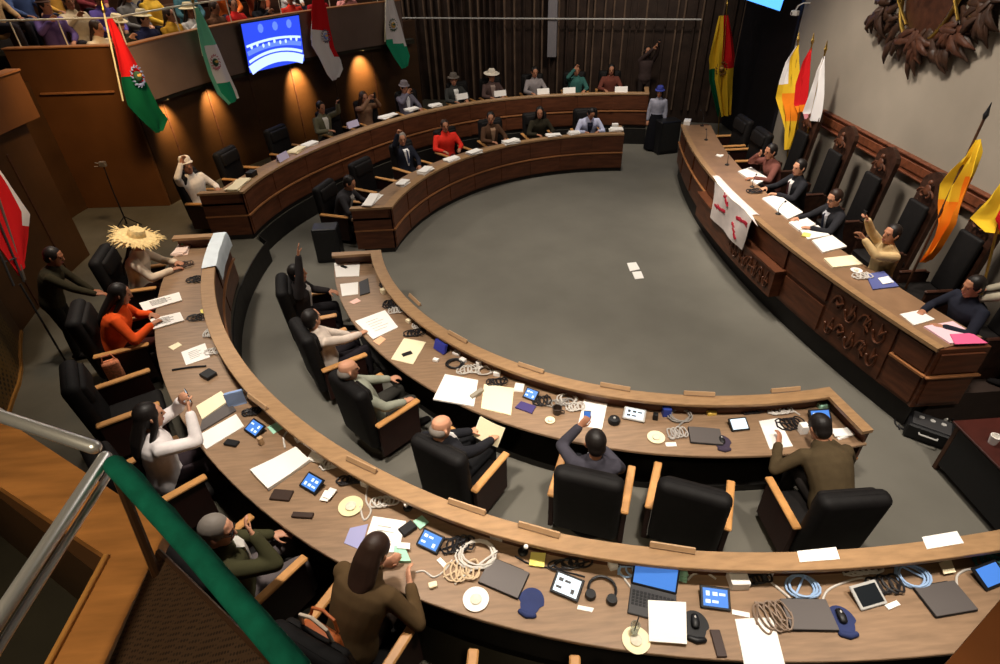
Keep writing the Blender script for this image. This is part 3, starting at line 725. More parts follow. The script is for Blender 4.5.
person('grey haired man with glasses in an olive jacket by the green rail', -129.0, 8.96, .45, turn=-12, lean=2, rh=(.13, .19, 1.07), lh=(-.16, .38, .70), skin=0, head=(-34, 12), hc='grey', top=(62, 60, 40), legs=(92, 84, 84), inner=(190, 186, 178), extra=mask_glasses, bulk=1.08)
P, A = person('woman in a brown coat with long dark hair leaning on the outer desk', -121.6, 8.78, .45, turn=2, lean=34, bend=4, rh=(.30, .40, .83), lh=(-.02, .46, .83), skin=0, head=(-8, 30), hair='mid', hc='brown', top=(82, 64, 42), legs=(50, 40, 34), topname='coat', bulk=1.1)
# --- far inner row
F = dict(fine=False)
person('dark suited man hunched over papers at the aisle end of the far inner desk', 163.4, 6.38, lean=22, head=(0, 22), skin=1, hc='black', top=(52, 50, 52), legs=(36, 36, 38), rh=(.16, .50, .83), lh=(-.16, .50, .83), inner=(170, 166, 160), **F)
P, A = person('man in a navy suit and white shirt raising a fist at the far inner desk', 138.8, 6.54, lean=-4, turn=-14, head=(-20, 4), skin=1, hc='grey', top=(34, 36, 46), legs=(30, 30, 36), inner=(226, 224, 224), tie=(60, 66, 90), lh=(-.14, .36, .74), rh=(.24, .18, 1.42), fcurl=(.5, 1.3), **F)
person('person in a bright red poncho at the far inner desk', 126.6, 6.62, lean=6, turn=-14, head=(-8, 2), skin=1, hair='short', hc='brown', top=(222, 52, 40), legs=(80, 30, 28), topname='poncho', bulk=1.2, rh=(.26, .46, .83), lh=(-.2, .44, .82), **F)
person('dark haired person in a brown jacket next to the red poncho', 115, 6.46, lean=6, head=(-26, 4), skin=1, hair='short', hc='black', top=(76, 54, 40), legs=(40, 34, 32), inner=(150, 120, 96), **F)
person('person in a dark olive top between the brown jacket and the pale blue shirt', 102.5, 6.42, lean=12, head=(-20, 8), skin=1, hair='long', hc='black', top=(46, 42, 32), legs=(36, 34, 32), **F)
person('person in a pale blue shirt bowing over the end of the far inner desk', 90, 6.3, lean=22, head=(8, 34), skin=1, hair='short', hc='black', top=(192, 196, 222), legs=(44, 44, 60), inner=(50, 52, 70), bulk=1.1, rh=(.18, .46, .83), lh=(-.2, .46, .83), **F)
# --- back row
person('person in white with a pale cap and one lifted arm at the back desk end', 169, 9.15, .45, turn=-20, lean=2, head=(-14, -4), rh=(.20, .12, 1.34), lh=(-.24, .34, .84), skin=1, hair='short', hc='black', top=(226, 218, 210), legs=(70, 60, 56), extra=brim_hat((226, 218, 208), .115), bulk=1.15, **F)
P, A = person('man in a grey green jacket and white shirt lifting a phone on the back row', 140.6, 9.15, .45, turn=-6, lean=0, rh=(.14, .34, .84), lh=(-.24, .34, 1.30), skin=1, hc='black', top=(104, 100, 78), legs=(50, 46, 42), inner=(222, 216, 204), **F)
in_hand(P, A, 0, 'phone lifted by the man in a grey green jacket on the back row', DGREY)
P, A = person('person in brown patterned clothes raising a camera phone on the back row', 132.4, 9.05, .45, lean=2, rh=(.08, .32, 1.22), lh=(-.10, .32, 1.22), skin=1, hair='long', hc='brown', top=(128, 96, 74), legs=(50, 40, 70), **F)
in_hand(P, A, 1, 'phone raised by the person in brown patterned clothes', DGREY, off=(-.08, .03, 0))
person('man in a grey suit and white shirt, hand at chin, on the back row', 123.8, 9.05, .45, lean=-2, rh=(.06, .20, 1.12), lh=(-.2, .40, .82), skin=1, hc='black', top=(104, 100, 112), legs=(60, 58, 66), inner=(228, 226, 230), extra=brim_hat((120, 112, 116), .13), **F)
person('person in a dark jacket, white shirt and grey brimmed hat on the back row', 113.8, 9.05, .45, lean=2, head=(-20, 4), skin=1, hc='black', top=(58, 58, 56), legs=(40, 40, 42), inner=(220, 218, 212), extra=brim_hat((104, 96, 88), .15), bulk=1.1, **F)
person('person in a cream brimmed hat and checked dark top on the back row', 106.4, 8.95, .45, lean=2, head=(10, 6), skin=1, hair='braid', hc='black', top=(84, 66, 62), legs=(40, 36, 40), inner=(150, 130, 120), extra=brim_hat((232, 222, 204), .2), **F)
person('person in light grey right of the cream hat on the back row', 97.7, 8.95, .45, lean=2, skin=1, hc='black', top=(138, 130, 130), legs=(50, 48, 50), **F)
P, A = person('person in teal lifting a white cup on the back row', 89.4, 8.9, .45, lean=2, rh=(.10, .24, 1.28), skin=1, hair='short', hc='black', top=(54, 96, 90), legs=(40, 44, 50), **F)
person('person in reddish brown at the end of the back row', 82.6, 8.9, .45, lean=4, skin=1, hair='long', hc='black', top=(104, 58, 48), legs=(44, 36, 36), **F)
Q = at(643, 96, 1.45); 
P, A = person('standing person in dark print raising both arms to film by the back wall', loc=V(2.25, 8.95, .45), face=-100, pose='stand', lean=-2, rh=(-.12, .26, 1.72), lh=(-.24, .28, 1.80), skin=1, head=(10, -8), hair='long', hc='black', top=(64, 52, 50), legs=(48, 40, 38), topname='dress', scale=1.1, **F)
in_hand(P, A, 0, 'phone held overhead by the standing person at the back wall', DGREY)
person('person in a blue hat and pale shawl standing at the far end of the presidium', loc=V(2.02, 6.62, 0), face=-110, pose='stand', lean=2, skin=1, head=(0, 8), hair='long', hc='black', top=(150, 150, 164), legs=(18, 18, 22), topname='shawl', scale=1.0, extra=skirt_hat, **F)
# --- presidium
G = dict(z=0, fine=False)
def pres(label, x, y, **k): return person(label, loc=V(x, y, .5), face=k.pop('face', 180), scale=1.12, seat=.40, **k)
pres('person in a salmon top resting a hand on the cheek at the presidium', 2.66, .98, lean=16, rh=(.04, .34, 1.16), lh=(-.3, .5, .86), skin=1, hair='short', hc='black', top=(112, 70, 62), legs=(40, 34, 34), head=(10, 8))
pres('dark suited man with white shirt sitting left of the man in glasses at the presidium', 2.66, .02, lean=8, skin=0, hc='black', top=(40, 40, 44), legs=(34, 34, 36), inner=(216, 212, 210), tie=(70, 40, 44), head=(14, 4), rh=(.2, .46, .85), lh=(-.16, .42, .86))
pres('man in glasses and dark suit reading in the middle of the presidium', 2.62, -1.36, lean=12, skin=0, hc='brown', top=(44, 44, 48), legs=(36, 36, 38), inner=(190, 190, 196), tie=(40, 44, 60), head=(16, 14), extra=mask_glasses, rh=(.2, .5, .86), lh=(-.2, .48, .86))
P, A = pres('person in a beige jacket leaning and raising a phone at the presidium', 2.66, -2.66, lean=10, bend=-6, skin=1, hc='black', top=(196, 168, 122), legs=(60, 50, 40), head=(10, -4), rh=(.04, .44, 1.46), lh=(-.10, .46, 1.20))
in_hand(P, A, 1, 'phone raised by the person in a beige jacket', LGREY)
pres('person in a dark navy suit at the near end of the presidium', 2.80, -4.2, lean=10, skin=1, hc='black', top=(34, 36, 46), legs=(30, 30, 34), head=(0, 10), bulk=1.12)
person('person in a grey beige top reaching over beside the navy suit', loc=V(3.45, -4.62, .5), face=130, pose='stand', lean=26, rh=(.1, .6, 1.0), lh=(-.22, .62, 1.0), skin=1, hc='black', top=(158, 150, 132), legs=(40, 38, 40), head=(0, 10), scale=1.12)
# --- public gallery
rr = random.Random(21)
GB = [(11.28, 2.74, 'front'), (12.22, 3.15, 'middle'), (13.12, 3.60, 'top')]
for Rb, zb, nm in GB:
    t = empty('gallery_bench', polar(Rb, 145, zb), label='long curved bench of the %s gallery row' % nm, cat='bench')
    for part, a, b, z0, z1 in (('seat', -.22, .24, .38, .44), ('backrest', .26, .31, .44, .78), ('base', -.1, .2, 0, .38)):
        m = MB(); arcbox(m, Rb+a, Rb+b, zb+z0, zb+z1, 119, 162.5); o = m.build(part, WOOD_DARK, t); o.matrix_parent_inverse = Matrix.Translation(-t.location)
marks = {'front': [(161.4, 'cream coat'), (158.4, 'dark olive jacket'), (155.4, 'navy top'), (152.2, 'mustard shawl'), (149, 'white blouse'), (145.6, 'brown jacket'), (142.5, 'red poncho'), (138.5, 'black jacket'), (134.5, 'scarlet shawl'), (130.5, 'crimson coat'), (126, 'pink blouse')],
         'middle': [(162, 'purple top'), (159, 'beige coat'), (156, 'violet shawl'), (153, 'grey jacket'), (150, 'yellow poncho'), (145.5, 'teal top'), (141, 'orange shawl'), (136.5, 'rust jacket'), (132, 'white shirt')],
         'top': [(163.4, 'tan coat'), (160.6, 'blue jacket'), (157.6, 'ochre poncho'), (154, 'maroon top'), (149, 'sand blouse')]}
cols = {'cream coat': (206, 188, 160), 'dark olive jacket': (56, 54, 40), 'navy top': (40, 42, 70), 'mustard shawl': (206, 152, 50), 'white blouse': (214, 208, 202), 'brown jacket': (92, 62, 44), 'red poncho': (206, 44, 40), 'black jacket': (30, 30, 34),
        'scarlet shawl': (224, 60, 44), 'crimson coat': (176, 36, 44), 'pink blouse': (214, 142, 138), 'purple top': (84, 66, 110), 'beige coat': (188, 168, 138), 'violet shawl': (96, 80, 150), 'grey jacket': (112, 108, 104), 'yellow poncho': (226, 178, 62),
        'teal top': (60, 96, 104), 'orange shawl': (222, 112, 48), 'rust jacket': (142, 70, 44), 'white shirt': (220, 216, 212), 'tan coat': (160, 128, 90), 'blue jacket': (62, 76, 112), 'ochre poncho': (190, 140, 60), 'maroon top': (110, 44, 48), 'sand blouse': (200, 180, 150)}
for Rb, zb, nm in GB:
    for a, c in marks[nm]:
        k = cols[c]; nmw = c.split()[-1]
        ex = brim_hat((206, 188, 150), .17) if rr.random() < .16 else (brim_hat((70, 50, 42), .12) if rr.random() < .3 else None)
        person('gallery spectator in a %s seated on the %s bench' % (c, nm), a+rr.uniform(-.4, .4), Rb-.02, zb, turn=rr.uniform(-18, 18), lean=rr.uniform(-2, 14), head=(rr.uniform(-30, 30), rr.uniform(0, 16)), rh=(.15, .36, rr.choice((.66, .66, 1.0))), lh=(-.15, .34, .66),
               skin=rr.choice((0, 1, 1, 2)), hair=rr.choice(('short', 'long', 'braid')), hc=rr.choice(('black', 'black', 'brown')), top=k, legs=rr.choice(((40, 36, 40), (70, 50, 44), (44, 46, 60))), topname=nmw, extra=ex, bulk=rr.uniform(1.0, 1.15), fine=False, scale=1.15)
COLTMP = TMP
bpy.data.objects.remove(TMP)
# ------------------------------------------------------------------ things on the desks
TO, TI, TD, LO, LI = 1.23, .78, 1.315, 1.45, 1.0
def radial(p): return math.atan2(p.y, p.x)+PI/2          # local +Y looks to the middle of the room
def face_at(px, py, z, off=0): p = at(px, py, z); return p, radial(p)+R_(off)
def quad(label, cs, z, m=WHITE, name='paper_sheet', cat='paper', th=.006, group=None, curl=.0, mark=None):
    "sheet or stack lying on a surface with the given corners"
    P = [at(x, y, z+th) for x, y in cs]; c = (P[0]+P[1]+P[2]+P[3])/4; n = 5; rows = []
    for i in range(n):
        a = P[0].lerp(P[3], i/(n-1)); b = P[1].lerp(P[2], i/(n-1)); rows.append([a.lerp(b, j/(n-1))-c+V(0, 0, th*-.5+curl*abs(i-2)*abs(j-2)/4) for j in range(n)])
    t = MB().sheet(rows, th).build(name, m); t.location = c; tag(t, label, cat, group)
    if mark:
        q = (P[0]-c)*.6; w = (P[1]-P[0])*.6; h = (P[3]-P[0])*.6; mb = MB()
        for k in range(5):
            a = q+h*(k+.5)/5+V(0, 0, th*.55); mb.tube([a+w*.05, a+w*(.9 if k % 2 else .7)], .003, 4)
        mb.build('printed_lines', mark, t)
    return t
def tablet(label, px, py, z, off=0, w=.22, h=.16, tilt=22, scr=SCREEN, icons=True, frame=BLACK, grp='voting terminals'):
    p, rz = face_at(px, py, z, off); t = empty('voting_terminal', p, rz, label, 'tablet', grp)
    A = Matrix.Translation((0, 0, .045)) @ Matrix.Rotation(R_(tilt), 4, 'X')
    MB().box((0, 0, 0), (w, h, .02), M=A, ch=.006).build('body', frame, t)
    s = MB().box((0, 0, .0115), (w*.82, h*.78, .003), M=A, ch=.0008).build('screen', scr, t)
    if icons:
        m = MB()
        for i in range(3):
            for j in range(2):
                k_ = (i*5+j*3+int(px)) % 4
                if k_: m.box((-w*.25+i*w*.24, -h*.18+j*h*.34, .0135), (w*(.08+.04*k_), h*(.26-.05*k_), .0015), M=A, ch=.0003)
        m.build('icons', SCREENW if scr is SCREEN else DGREY, s)
    m = MB(); m.prism([(-w*.3, -h*.3), (w*.3, -h*.3), (w*.22, h*.35), (-w*.22, h*.35)], 0, .03); m.build('stand', DGREY, t)
    return t
def laptop(label, px, py, z, off=0, open_=None, scr=SCREEN):
    p, rz = face_at(px, py, z, off); t = empty('laptop', p, rz, label, 'laptop')
    w, d = .36, .25
    MB().box((0, 0, .012), (w, d, .022), ch=.006).build('base', BLACK if open_ is None else DGREY, t)
    if open_ is None:
        l = MB().box((0, .0, .0285), (w-.006, d-.006, .009), ch=.003).build('lid', GREY, t); MB().box((0, d/2-.002, .02), (w*.7, .014, .014)).build('hinge', BLACK, l)
    else:
        k = MB()
        for r in range(5):
            for c in range(11): k.box((-.15+c*.03, .07-r*.027, .0245), (.024, .021, .004), ch=.001)
        k.build('keyboard', BLACK, t)
        A = Matrix.Translation((0, d/2, .02)) @ Matrix.Rotation(R_(-open_), 4, 'X')
        l = MB().box((0, 0, .11), (w, .012, .22), M=A, ch=.004).build('lid', BLACK, t)
        MB().box((0, -.007, .112), (w*.92, .003, .185), M=A, ch=.0008).build('screen', scr, l)
    return t
def plate(label, px, py, z, r=.105, glass=False, m=CREAM):
    p = at(px, py, z); t = empty('paper_plate', p, 0, label, 'plate', 'round pale plates on the desks')
    MB().lathe([(.001, 0), (r*.7, 0), (r, .014), (r, .018), (r*.72, .006), (.001, .005)], 28).build('dish', m, t, True)
    MB().lathe([(.0, .006), (r*.42, .006), (r*.44, .022), (r*.3, .03), (.0, .028)], 16).build('napkin', mat('napkin', (214, 208, 190), .9, var=.1, scale=30), t, True)
    if glass:
        g = empty('drinking_glass', p+V(.0, .06, .02), 0, 'clear glass with a dark straw on the plate by the lit laptop', 'glass')
        MB().lathe([(.028, 0), (.036, .1), (.033, .1), (.025, .006), (.0, .006), (0, 0)], 16).build('tumbler', mat('clear glass', (220, 226, 220), .05, alpha=.2), g, True)
        MB().tube([(0, 0, .02), (.02, .02, .17)], .005, 6).build('straw', BLACK, g)
    return t
def pad(label, px, py, z, off=0, mouse=None, m=NAVY):
    p, rz = face_at(px, py, z, off); t = empty('mouse_pad', p, rz, label, 'mouse pad', 'padded mouse pads')
    o = []
    for k in range(28):
        a = 2*PI*k/28; x, y = math.cos(a), math.sin(a); o.append((.105*x*(1 if y > -.2 else .78), .12*y+(.0)))
    MB().prism(o, 0, .008).build('cloth', m, t)
    MB().tube([(-.055, -.105, .012), (0, -.12, .014), (.055, -.105, .012)], [.022, .026, .022], 10, round_=True).build('wrist_rest', m, t, True)
    if mouse:
        q = empty('computer_mouse', p+Matrix.Rotation(rz, 3, 'Z') @ V(0, .03, .008), rz, mouse, 'mouse')
        mb = MB(); mb.tube([(0, -.045, .016), (0, -.01, .022), (0, .045, .014)], [(.03, .018), (.034, .022), (.026, .014)], 12, side=V(1, 0, 0), round_=True); mb.build('shell', BLACK, q, True)
        MB().ball((0, .02, .036), (.008, .014, .006), 8).build('scroll_wheel', LGREY, q)
    return t
def coil(label, px, py, z, r=.13, m=CABLEB, n=4, tail=None, seed=0):
    rr = random.Random(seed+int(px)); p = at(px, py, z); pts = []
    for k in range(n*14+1):
        a = 2*PI*k/14+seed; q = r*(1+.10*math.sin(k*.37+seed))
        pts.append(V(q*math.cos(a)+.02*math.sin(k*.21), q*.85*math.sin(a), .012+.008*(k/14)+.006*math.sin(k*.9)))
    if tail: 
        for x, y in tail: pts.append(at(x, y, z)-p+V(0, 0, .012))
    o = MB().tube(pts, .009, 6).build('cable_coil', m, None, True); o.location = p; return tag(o, label, 'cable')
def tangle(label, px, py, z, w=.2, h=.14, m=CABLEW, n=5, seed=1):
    w *= 1.2; h *= 1.3; n += 1
    "loose knot of one cable"
    rr = random.Random(seed); p = at(px, py, z); pts = [V(-w, -h*.3, .01)]
    for k in range(n):
        cx = -w*.6+1.2*w*k/max(1, n-1); a0 = rr.random()*6
        for j in range(9):
            a = a0+j*.8; pts.append(V(cx+.5*w*rr.uniform(.6, .8)*math.cos(a), h*rr.uniform(.6, .8)*math.sin(a), .012+.012*rr.random()+.004*k))
    pts.append(V(w*1.1, h*.4, .01))
    sm = []
    for a, b, c, d in zip([pts[0]]+pts[:-2], pts[:-1], pts[1:], pts[2:]+[pts[-1]]):
        for q in (0, .33, .66): sm.append(.5*((2*b)+(c-a)*q+(2*a-5*b+4*c-d)*q*q+(3*b-a-3*c+d)*q*q*q))
    o = MB().tube(sm, .0085, 5).build('cable_tangle', m, None, True); o.location = p; return tag(o, label, 'cable')
def wire(label, pts, z, m=CABLEW, r=.008, name='loose_cable'):
    P = [at(x, y, z+r) for x, y in pts]; c = P[0].copy(); P = [p-c for p in P]; sm = []
    for a, b, cc, d in zip([P[0]]+P[:-2], P[:-1], P[1:], P[2:]+[P[-1]]):
        for q in (0, .25, .5, .75): sm.append(.5*((2*b)+(cc-a)*q+(2*a-5*b+4*cc-d)*q*q+(3*b-a-3*cc+d)*q*q*q))
    sm.append(P[-1]); o = MB().tube(sm, r, 6).build(name, m, None, True); o.location = c; return tag(o, label, 'cable')
def boxy(label, px, py, z, d, m, off=0, name='charger', cat='charger', tilt=0):
    p, rz = face_at(px, py, z, off); t = MB().box((0, 0, d[2]/2), d, rot=(R_(tilt), 0, 0)).build(name, m); t.location = p; t.rotation_euler = (0, 0, rz); return tag(t, label, cat)
def mic(label, px, py, z, off=0, hgt=.2, head=WHITE, dx_=0.05):
    p, rz = face_at(px, py, z, off); t = empty('desk_microphone', p, rz, label, 'microphone', 'small desk microphones')
    MB().lathe([(.045, 0), (.045, .012), (.03, .022), (.0, .022)], 16).build('base', BLACK, t)
    q = [V(0, 0, .02), V(0, .01, hgt*.5), V(dx_*.5, -.03, hgt*.85), V(dx_, -.07, hgt)]
    MB().tube(q, .006, 6).build('gooseneck', DGREY, t); MB().ball(q[-1], .02, 10).build('windscreen', head, t, True); return t
def holder(label, px, py, z, off=0, L=.36):
    p, rz = face_at(px, py, z, off); t = empty('name_holder', p, rz, label, 'name holder', 'wooden name holders on the ledges')
    MB().box((0, 0, .008), (L, .05, .016)).build('foot', WOOD_TOP, t)
    MB().box((0, -.004, .03), (L, .02, .05), rot=(R_(-24), 0, 0)).build('plate', mat('pale holder oak', (176, 142, 106), .45, var=.1), t); return t
def card(label, px, py, z, off=0, w=.3, h=.13, m=WHITE):
    p, rz = face_at(px, py, z, off); t = empty('name_card', p, rz, label, 'name card', 'folded white name cards')
    for s, nm in ((1, 'front_fold'), (-1, 'back_fold')): MB().sheet([[(x*w/2, s*.045*(1-zz), zz*h+.002) for x in (-1, 0, 1)] for zz in (0, .5, 1)], .004).build(nm, m, t)
    return t
def bundle(label, px, py, z, m=WHITE, w=.26, d=.2, n=3, off=0):
    p, rz = face_at(px, py, z, off); rr = random.Random(int(px*7+py)); t = empty('paper_stack', p, rz, label, 'papers')
    mb = MB()
    for k in range(n): mb.box((rr.uniform(-.02, .02), rr.uniform(-.02, .02), .006+k*.012), (w, d, .011), rr.uniform(-.25, .25), ch=.001)
    mb.build('sheets', m, t); return t
# outer desk, from the aisle end
m = MB(); rows = []
for k in range(9):
    ph = math.asin(.74/7.7)+(.16*k/8); row = []
    for t_, z_ in ((.26, LO-.10), (.22, LO+.012), (.1, LO+.016), (-.02, LO+.014), (-.045, LO-.08), (-.05, LO-.24)):
        r = OUTER.r(t_, ph); a = -(PI-ph); row.append((r*math.cos(a), r*math.sin(a), z_+.01*math.sin(k*1.7+t_*9)*(1 if t_ < 0 else .2)))
    rows.append(row)
tag(m.sheet(rows, .006).build('draped_cloth', mat('pale blue white cloth', (212, 222, 228), .85, var=.06), None, True), 'pale bluish white cloth draped over the ledge at the aisle end of the outer desk', 'cloth')
bundle('heap of pinkish white papers in front of the straw hat wearer', 182, 251, TO, mat('pinkish paper', (232, 206, 192), .8), .34, .2, 4)
boxy('small bright green packet on the pinkish papers', 185, 243, TO+.05, (.15, .09, .03), mat('bright green', (60, 170, 110), .6), 10, 'packet', 'packet')
tangle('dark beads and cables at the hands of the straw hat wearer', 182, 266, TO, .16, .10, mat('dark brown cable', (60, 42, 34), .5), 5, 3)
tangle('grey cable tangle against the ledge below the draped cloth', 198, 280, TO, .14, .09, CABLEK, 4, 5)
quad('white booklet nearest the straw hat wearer', [(139, 303), (179, 292), (182, 300), (144, 311)], TO, th=.02, mark=DGREY)
quad('second white booklet beside the orange shawl', [(150, 319), (180, 312), (184, 320), (153, 329)], TO, th=.02, mark=DGREY)
tangle('dark cables and adapter right of the second white booklet', 201, 318, TO, .16, .08, CABLEK, 4, 9)
quad('yellow sticky note on the ledge side by the second white booklet', [(200, 310), (206, 308), (208, 313), (202, 315)], TO, YELLOWP, 'sticky_note', 'note')
quad('small cream slip next to the orange shawl', [(168, 347), (178, 342), (182, 345), (173, 350)], TO, CREAM)
quad('white sheet with faint drawing right of the empty chair', [(181, 352), (205, 343), (210, 357), (186, 365)], TO, th=.008, mark=LGREY)
wire('black microphone cable left of the black gadget', [(172, 370), (178, 369), (192, 367), (206, 366)], TO, CABLEK, .012)
boxy('black gadget with glints between the drawing sheet and the boxes', 209, 376, TO, (.16, .14, .05), BLACK, 20, 'radio_unit', 'radio')
tangle('pale cables between the drawing sheet and the ledge', 216, 352, TO, .12, .07, CABLEW, 3, 12)
plate('pale plate by the ledge above the upright blue folder', 243, 396, TO, .10)
quad('beige folder lying flat by the woman with raised phone', [(196, 406), (221, 391), (229, 400), (202, 419)], TO, CREAM, 'folder', 'folder', th=.03)
quad('grey folder between the beige folder and the white sheet', [(202, 420), (230, 401), (236, 410), (199, 432)], TO, GREY, 'folder', 'folder', th=.02)
quad('white sheet at the table edge under the raised phone', [(197, 436), (236, 414), (244, 426), (206, 449)], TO, WHITE, th=.008)
t = empty('standing_folder', at(238, 406, TO), radial(at(238, 406, TO))+R_(70), 'upright pale blue folder standing next to the pale plate', 'folder')
MB().box((0, 0, .11), (.20, .012, .22), rot=(R_(8), 0, 0)).build('cover', mat('pale blue card', (150, 176, 220), .6), t); MB().box((0, .02, .10), (.19, .012, .20), rot=(R_(-6), 0, 0)).build('back_cover', mat('pale blue card', (150, 176, 220)), t)
boxy('black oval case on a dark mat at the table edge', 232, 444, TO, (.15, .08, .03), BLACK, 30, 'glasses_case', 'case')
tablet('tilted blue terminal between the upright folder and the green note', 256, 431, TO, 8)
quad('green note by the ledge behind the first blue terminal', [(267, 427), (277, 422), (283, 428), (273, 434)], TO, GREENP, 'sticky_note', 'note')
boxy('tan bottle cap stand below the first blue terminal', 262, 444, TO, (.05, .05, .10), mat('tan plastic', (188, 156, 120), .6), 0, 'small_bottle', 'bottle')
wire('thick pale cable looping from the ledge behind the large paper pile', [(285, 448), (284, 436), (294, 428), (306, 438), (322, 446)], TO, CABLEW, .011)
quad('large pile of white papers with bent corners beside the grey haired man', [(250, 470), (296, 447), (310, 460), (268, 489)], TO, WHITE, 'paper_pile', 'papers', th=.035, curl=.01)
bundle('crumpled tissue right of the large paper pile', 318, 458, TO, WHITE, .15, .12, 4, 20)
tablet('tilted blue terminal with icons below the crumpled tissue', 313, 486, TO, 4)
bundle('crushed white cups beside the icon terminal', 328, 496, TO, WHITE, .08, .12, 3, 10)
boxy('dark leather case at the table edge left of the icon terminal', 282, 496, TO, (.20, .12, .025), mat('dark leather', (52, 36, 28), .5), 30, 'leather_case', 'case')
boxy('dark remote control lying below the icon terminal', 303, 516, TO, (.06, .20, .025), mat('dark remote', (54, 38, 30), .5), -60, 'remote_control', 'remote')
plate('yellowish plate above the purple sheet', 351, 507, TO, .115, m=mat('yellow plate', (226, 216, 170), .7))
wire('pale cable curling past the yellowish plate', [(368, 484), (366, 500), (371, 511), (364, 520), (360, 506)], TO, CABLEW, .009)
quad('lilac sheet left of the brown coated woman', [(344, 543), (350, 528), (368, 524), (361, 550)], TO, mat('lilac paper', (150, 150, 190), .8))
quad('large white sheet under the head of the woman in the brown coat', [(373, 516), (406, 521), (398, 552), (361, 553)], TO, WHITE, th=.012, mark=LGREY)
quad('pale green notebook beside the hair of the woman in the brown coat', [(394, 546), (404, 545), (411, 561), (394, 561)], TO, GREENP, 'notebook', 'notebook', th=.03)
quad('white note crossing the pale green notebook', [(397, 542), (410, 543), (410, 549), (397, 548)], TO+.035, WHITE, 'sticky_note', 'note')
quad('green note against the ledge above the terminal by the brown coat', [(413, 521), (422, 515), (429, 522), (420, 529)], TO+.02, GREENP, 'sticky_note', 'note')
mic('white tipped microphone against the ledge left of the green note', 408, 508, TO, hgt=.16)
boxy('dark gadget between the large white sheet and the blue terminal', 408, 530, TO, (.10, .14, .04), BLACK, -20, 'adapter', 'adapter')
tablet('bright blue terminal right of the woman in the brown coat', 431, 544, TO, -2, scr=SCREEN)
wire('pale cable with a plug on the table right of the brown coat', [(416, 572), (424, 571), (434, 577), (445, 570), (452, 560)], TO, CABLEW, .008)
boxy('small cream plug at the end of the cable by the brown coat', 433, 586, TO, (.07, .05, .03), CREAM, 40)
bundle('white card scraps below the bright blue terminal', 444, 564, TO, WHITE, .10, .04, 1, -35)
coil('wide pale grey cable coil left of the closed laptop with a navy pad', 477, 556, TO, .15, CABLEW, 5, [(462, 578), (455, 585)])
tangle('beige cable tangle spilling below the wide grey coil', 462, 572, TO, .13, .10, mat('beige cable', (196, 172, 140), .5), 4, 31)
tangle('black cable knot right of the bright blue terminal', 458, 546, TO, .13, .08, CABLEK, 4, 33)
boxy('white socket box with leads against the ledge above the grey coil', 497, 538, TO, (.12, .06, .06), LGREY, 0, 'socket_box', 'socket')
plate('white plate in front of the closed laptop with a navy pad', 476, 600, TO, .105, m=WHITE)
laptop('closed grey laptop between the white plate and the navy pad', 504, 579, TO, -4)
pad('empty navy mouse pad right of the closed grey laptop', 531, 602, TO, 0)
mic('white tipped microphone left of the yellow note', 523, 552, TO)
quad('yellow note against the ledge', [(531, 552), (546, 553), (544, 567), (529, 565)], TO+.02, YELLOWP, 'sticky_note', 'note')
wire('black cable running from the yellow note to the pale screen terminal', [(515, 556), (530, 564), (550, 568), (575, 574), (585, 577)], TO, CABLEK, .008)
tablet('terminal with a pale screen between the navy pad and the headphones', 567, 589, TO, -8, .24, .18, 18, SCREENW)
quad('white slip below the headphones', [(578, 605), (594, 608), (592, 612), (577, 609)], TO, WHITE)
p, rz = face_at(602, 591, TO); t = empty('headphones', p, rz, 'black headphones right of the pale screen terminal', 'headphones')
MB().tube([(.11*math.cos(a), .11*math.sin(a), .03) for a in [R_(-40+20*k) for k in range(14)]], .011, 7).build('headband', BLACK, t, True)
for a in (-40, 220): MB().lathe([(.0, 0), (.04, 0), (.045, .02), (.04, .05), (0, .05)], 14).build('ear_cup', BLACK, t, True, (.11*math.cos(R_(a)), .11*math.sin(R_(a)), 0))
laptop('open laptop with a bright blue screen', 652, 605, TO, -4, 44, SCREEN)
wire('pale cable leaning from the ledge left of the lit laptop', [(614, 562), (624, 578), (632, 590), (633, 602)], TO, CABLEW, .009)
tangle('pale blue wires behind the lit laptop', 640, 571, TO, .16, .06, CABLEB, 4, 41)
bundle('pale green sheaf standing behind the lit laptop', 676, 575, TO, GREENP, .16, .08, 4)
mic('white tipped microphone behind the lit laptop', 667, 568, TO)
quad('white sheet lying over the keyboard of the lit laptop', [(648, 600), (686, 602), (687, 644), (649, 641)], TO+.03, WHITE, th=.008)
plate('cream plate with a glass beside the lit laptop', 636, 641, TO, .105, True)
pad('black mouse pad right of the white sheet on the lit laptop', 695, 626, TO, 0, 'black mouse on the black pad by the lit laptop', BLACK)
boxy('dark brown phone lying right of the black mouse pad', 718, 644, TO, (.075, .20, .02), mat('brown phone', (62, 48, 44), .4), 8, 'phone', 'phone')
tablet('blue terminal between the lit laptop and the white tissue box', 714, 601, TO, 0, .23, .17, 22)
wire('pale cable arching behind the blue terminal by the tissue box', [(688, 580), (694, 574), (706, 573), (716, 579)], TO, CABLEW, .009)
boxy('white tissue box right of the blue terminal', 737, 583, TO, (.15, .13, .09), WHITE, 8, 'tissue_box', 'box')
bundle('white slip stack below the tissue box', 740, 613, TO, WHITE, .13, .04, 1)
quad('long white sheet at the table edge left of the laptop with the blue coil', [(735, 619), (773, 617), (786, 668), (745, 668)], TO, WHITE, th=.012)
tangle('brown cable heap left of the laptop under the blue coil', 772, 618, TO, .12, .12, mat('taupe cable', (128, 108, 92), .5), 4, 51)
coil('pale blue cable coil above the closed laptop near the navy pad with a mouse', 802, 588, TO, .11, CABLEB, 4, [(795, 596), (797, 602)], 1)
wire('pale cable slanting down to the closed laptop under the blue coil', [(745, 571), (760, 574), (778, 588), (790, 598)], TO, CABLEW, .01)
laptop('closed laptop under the pale blue coil, next to the navy pad with a mouse', 808, 616, TO, 2)
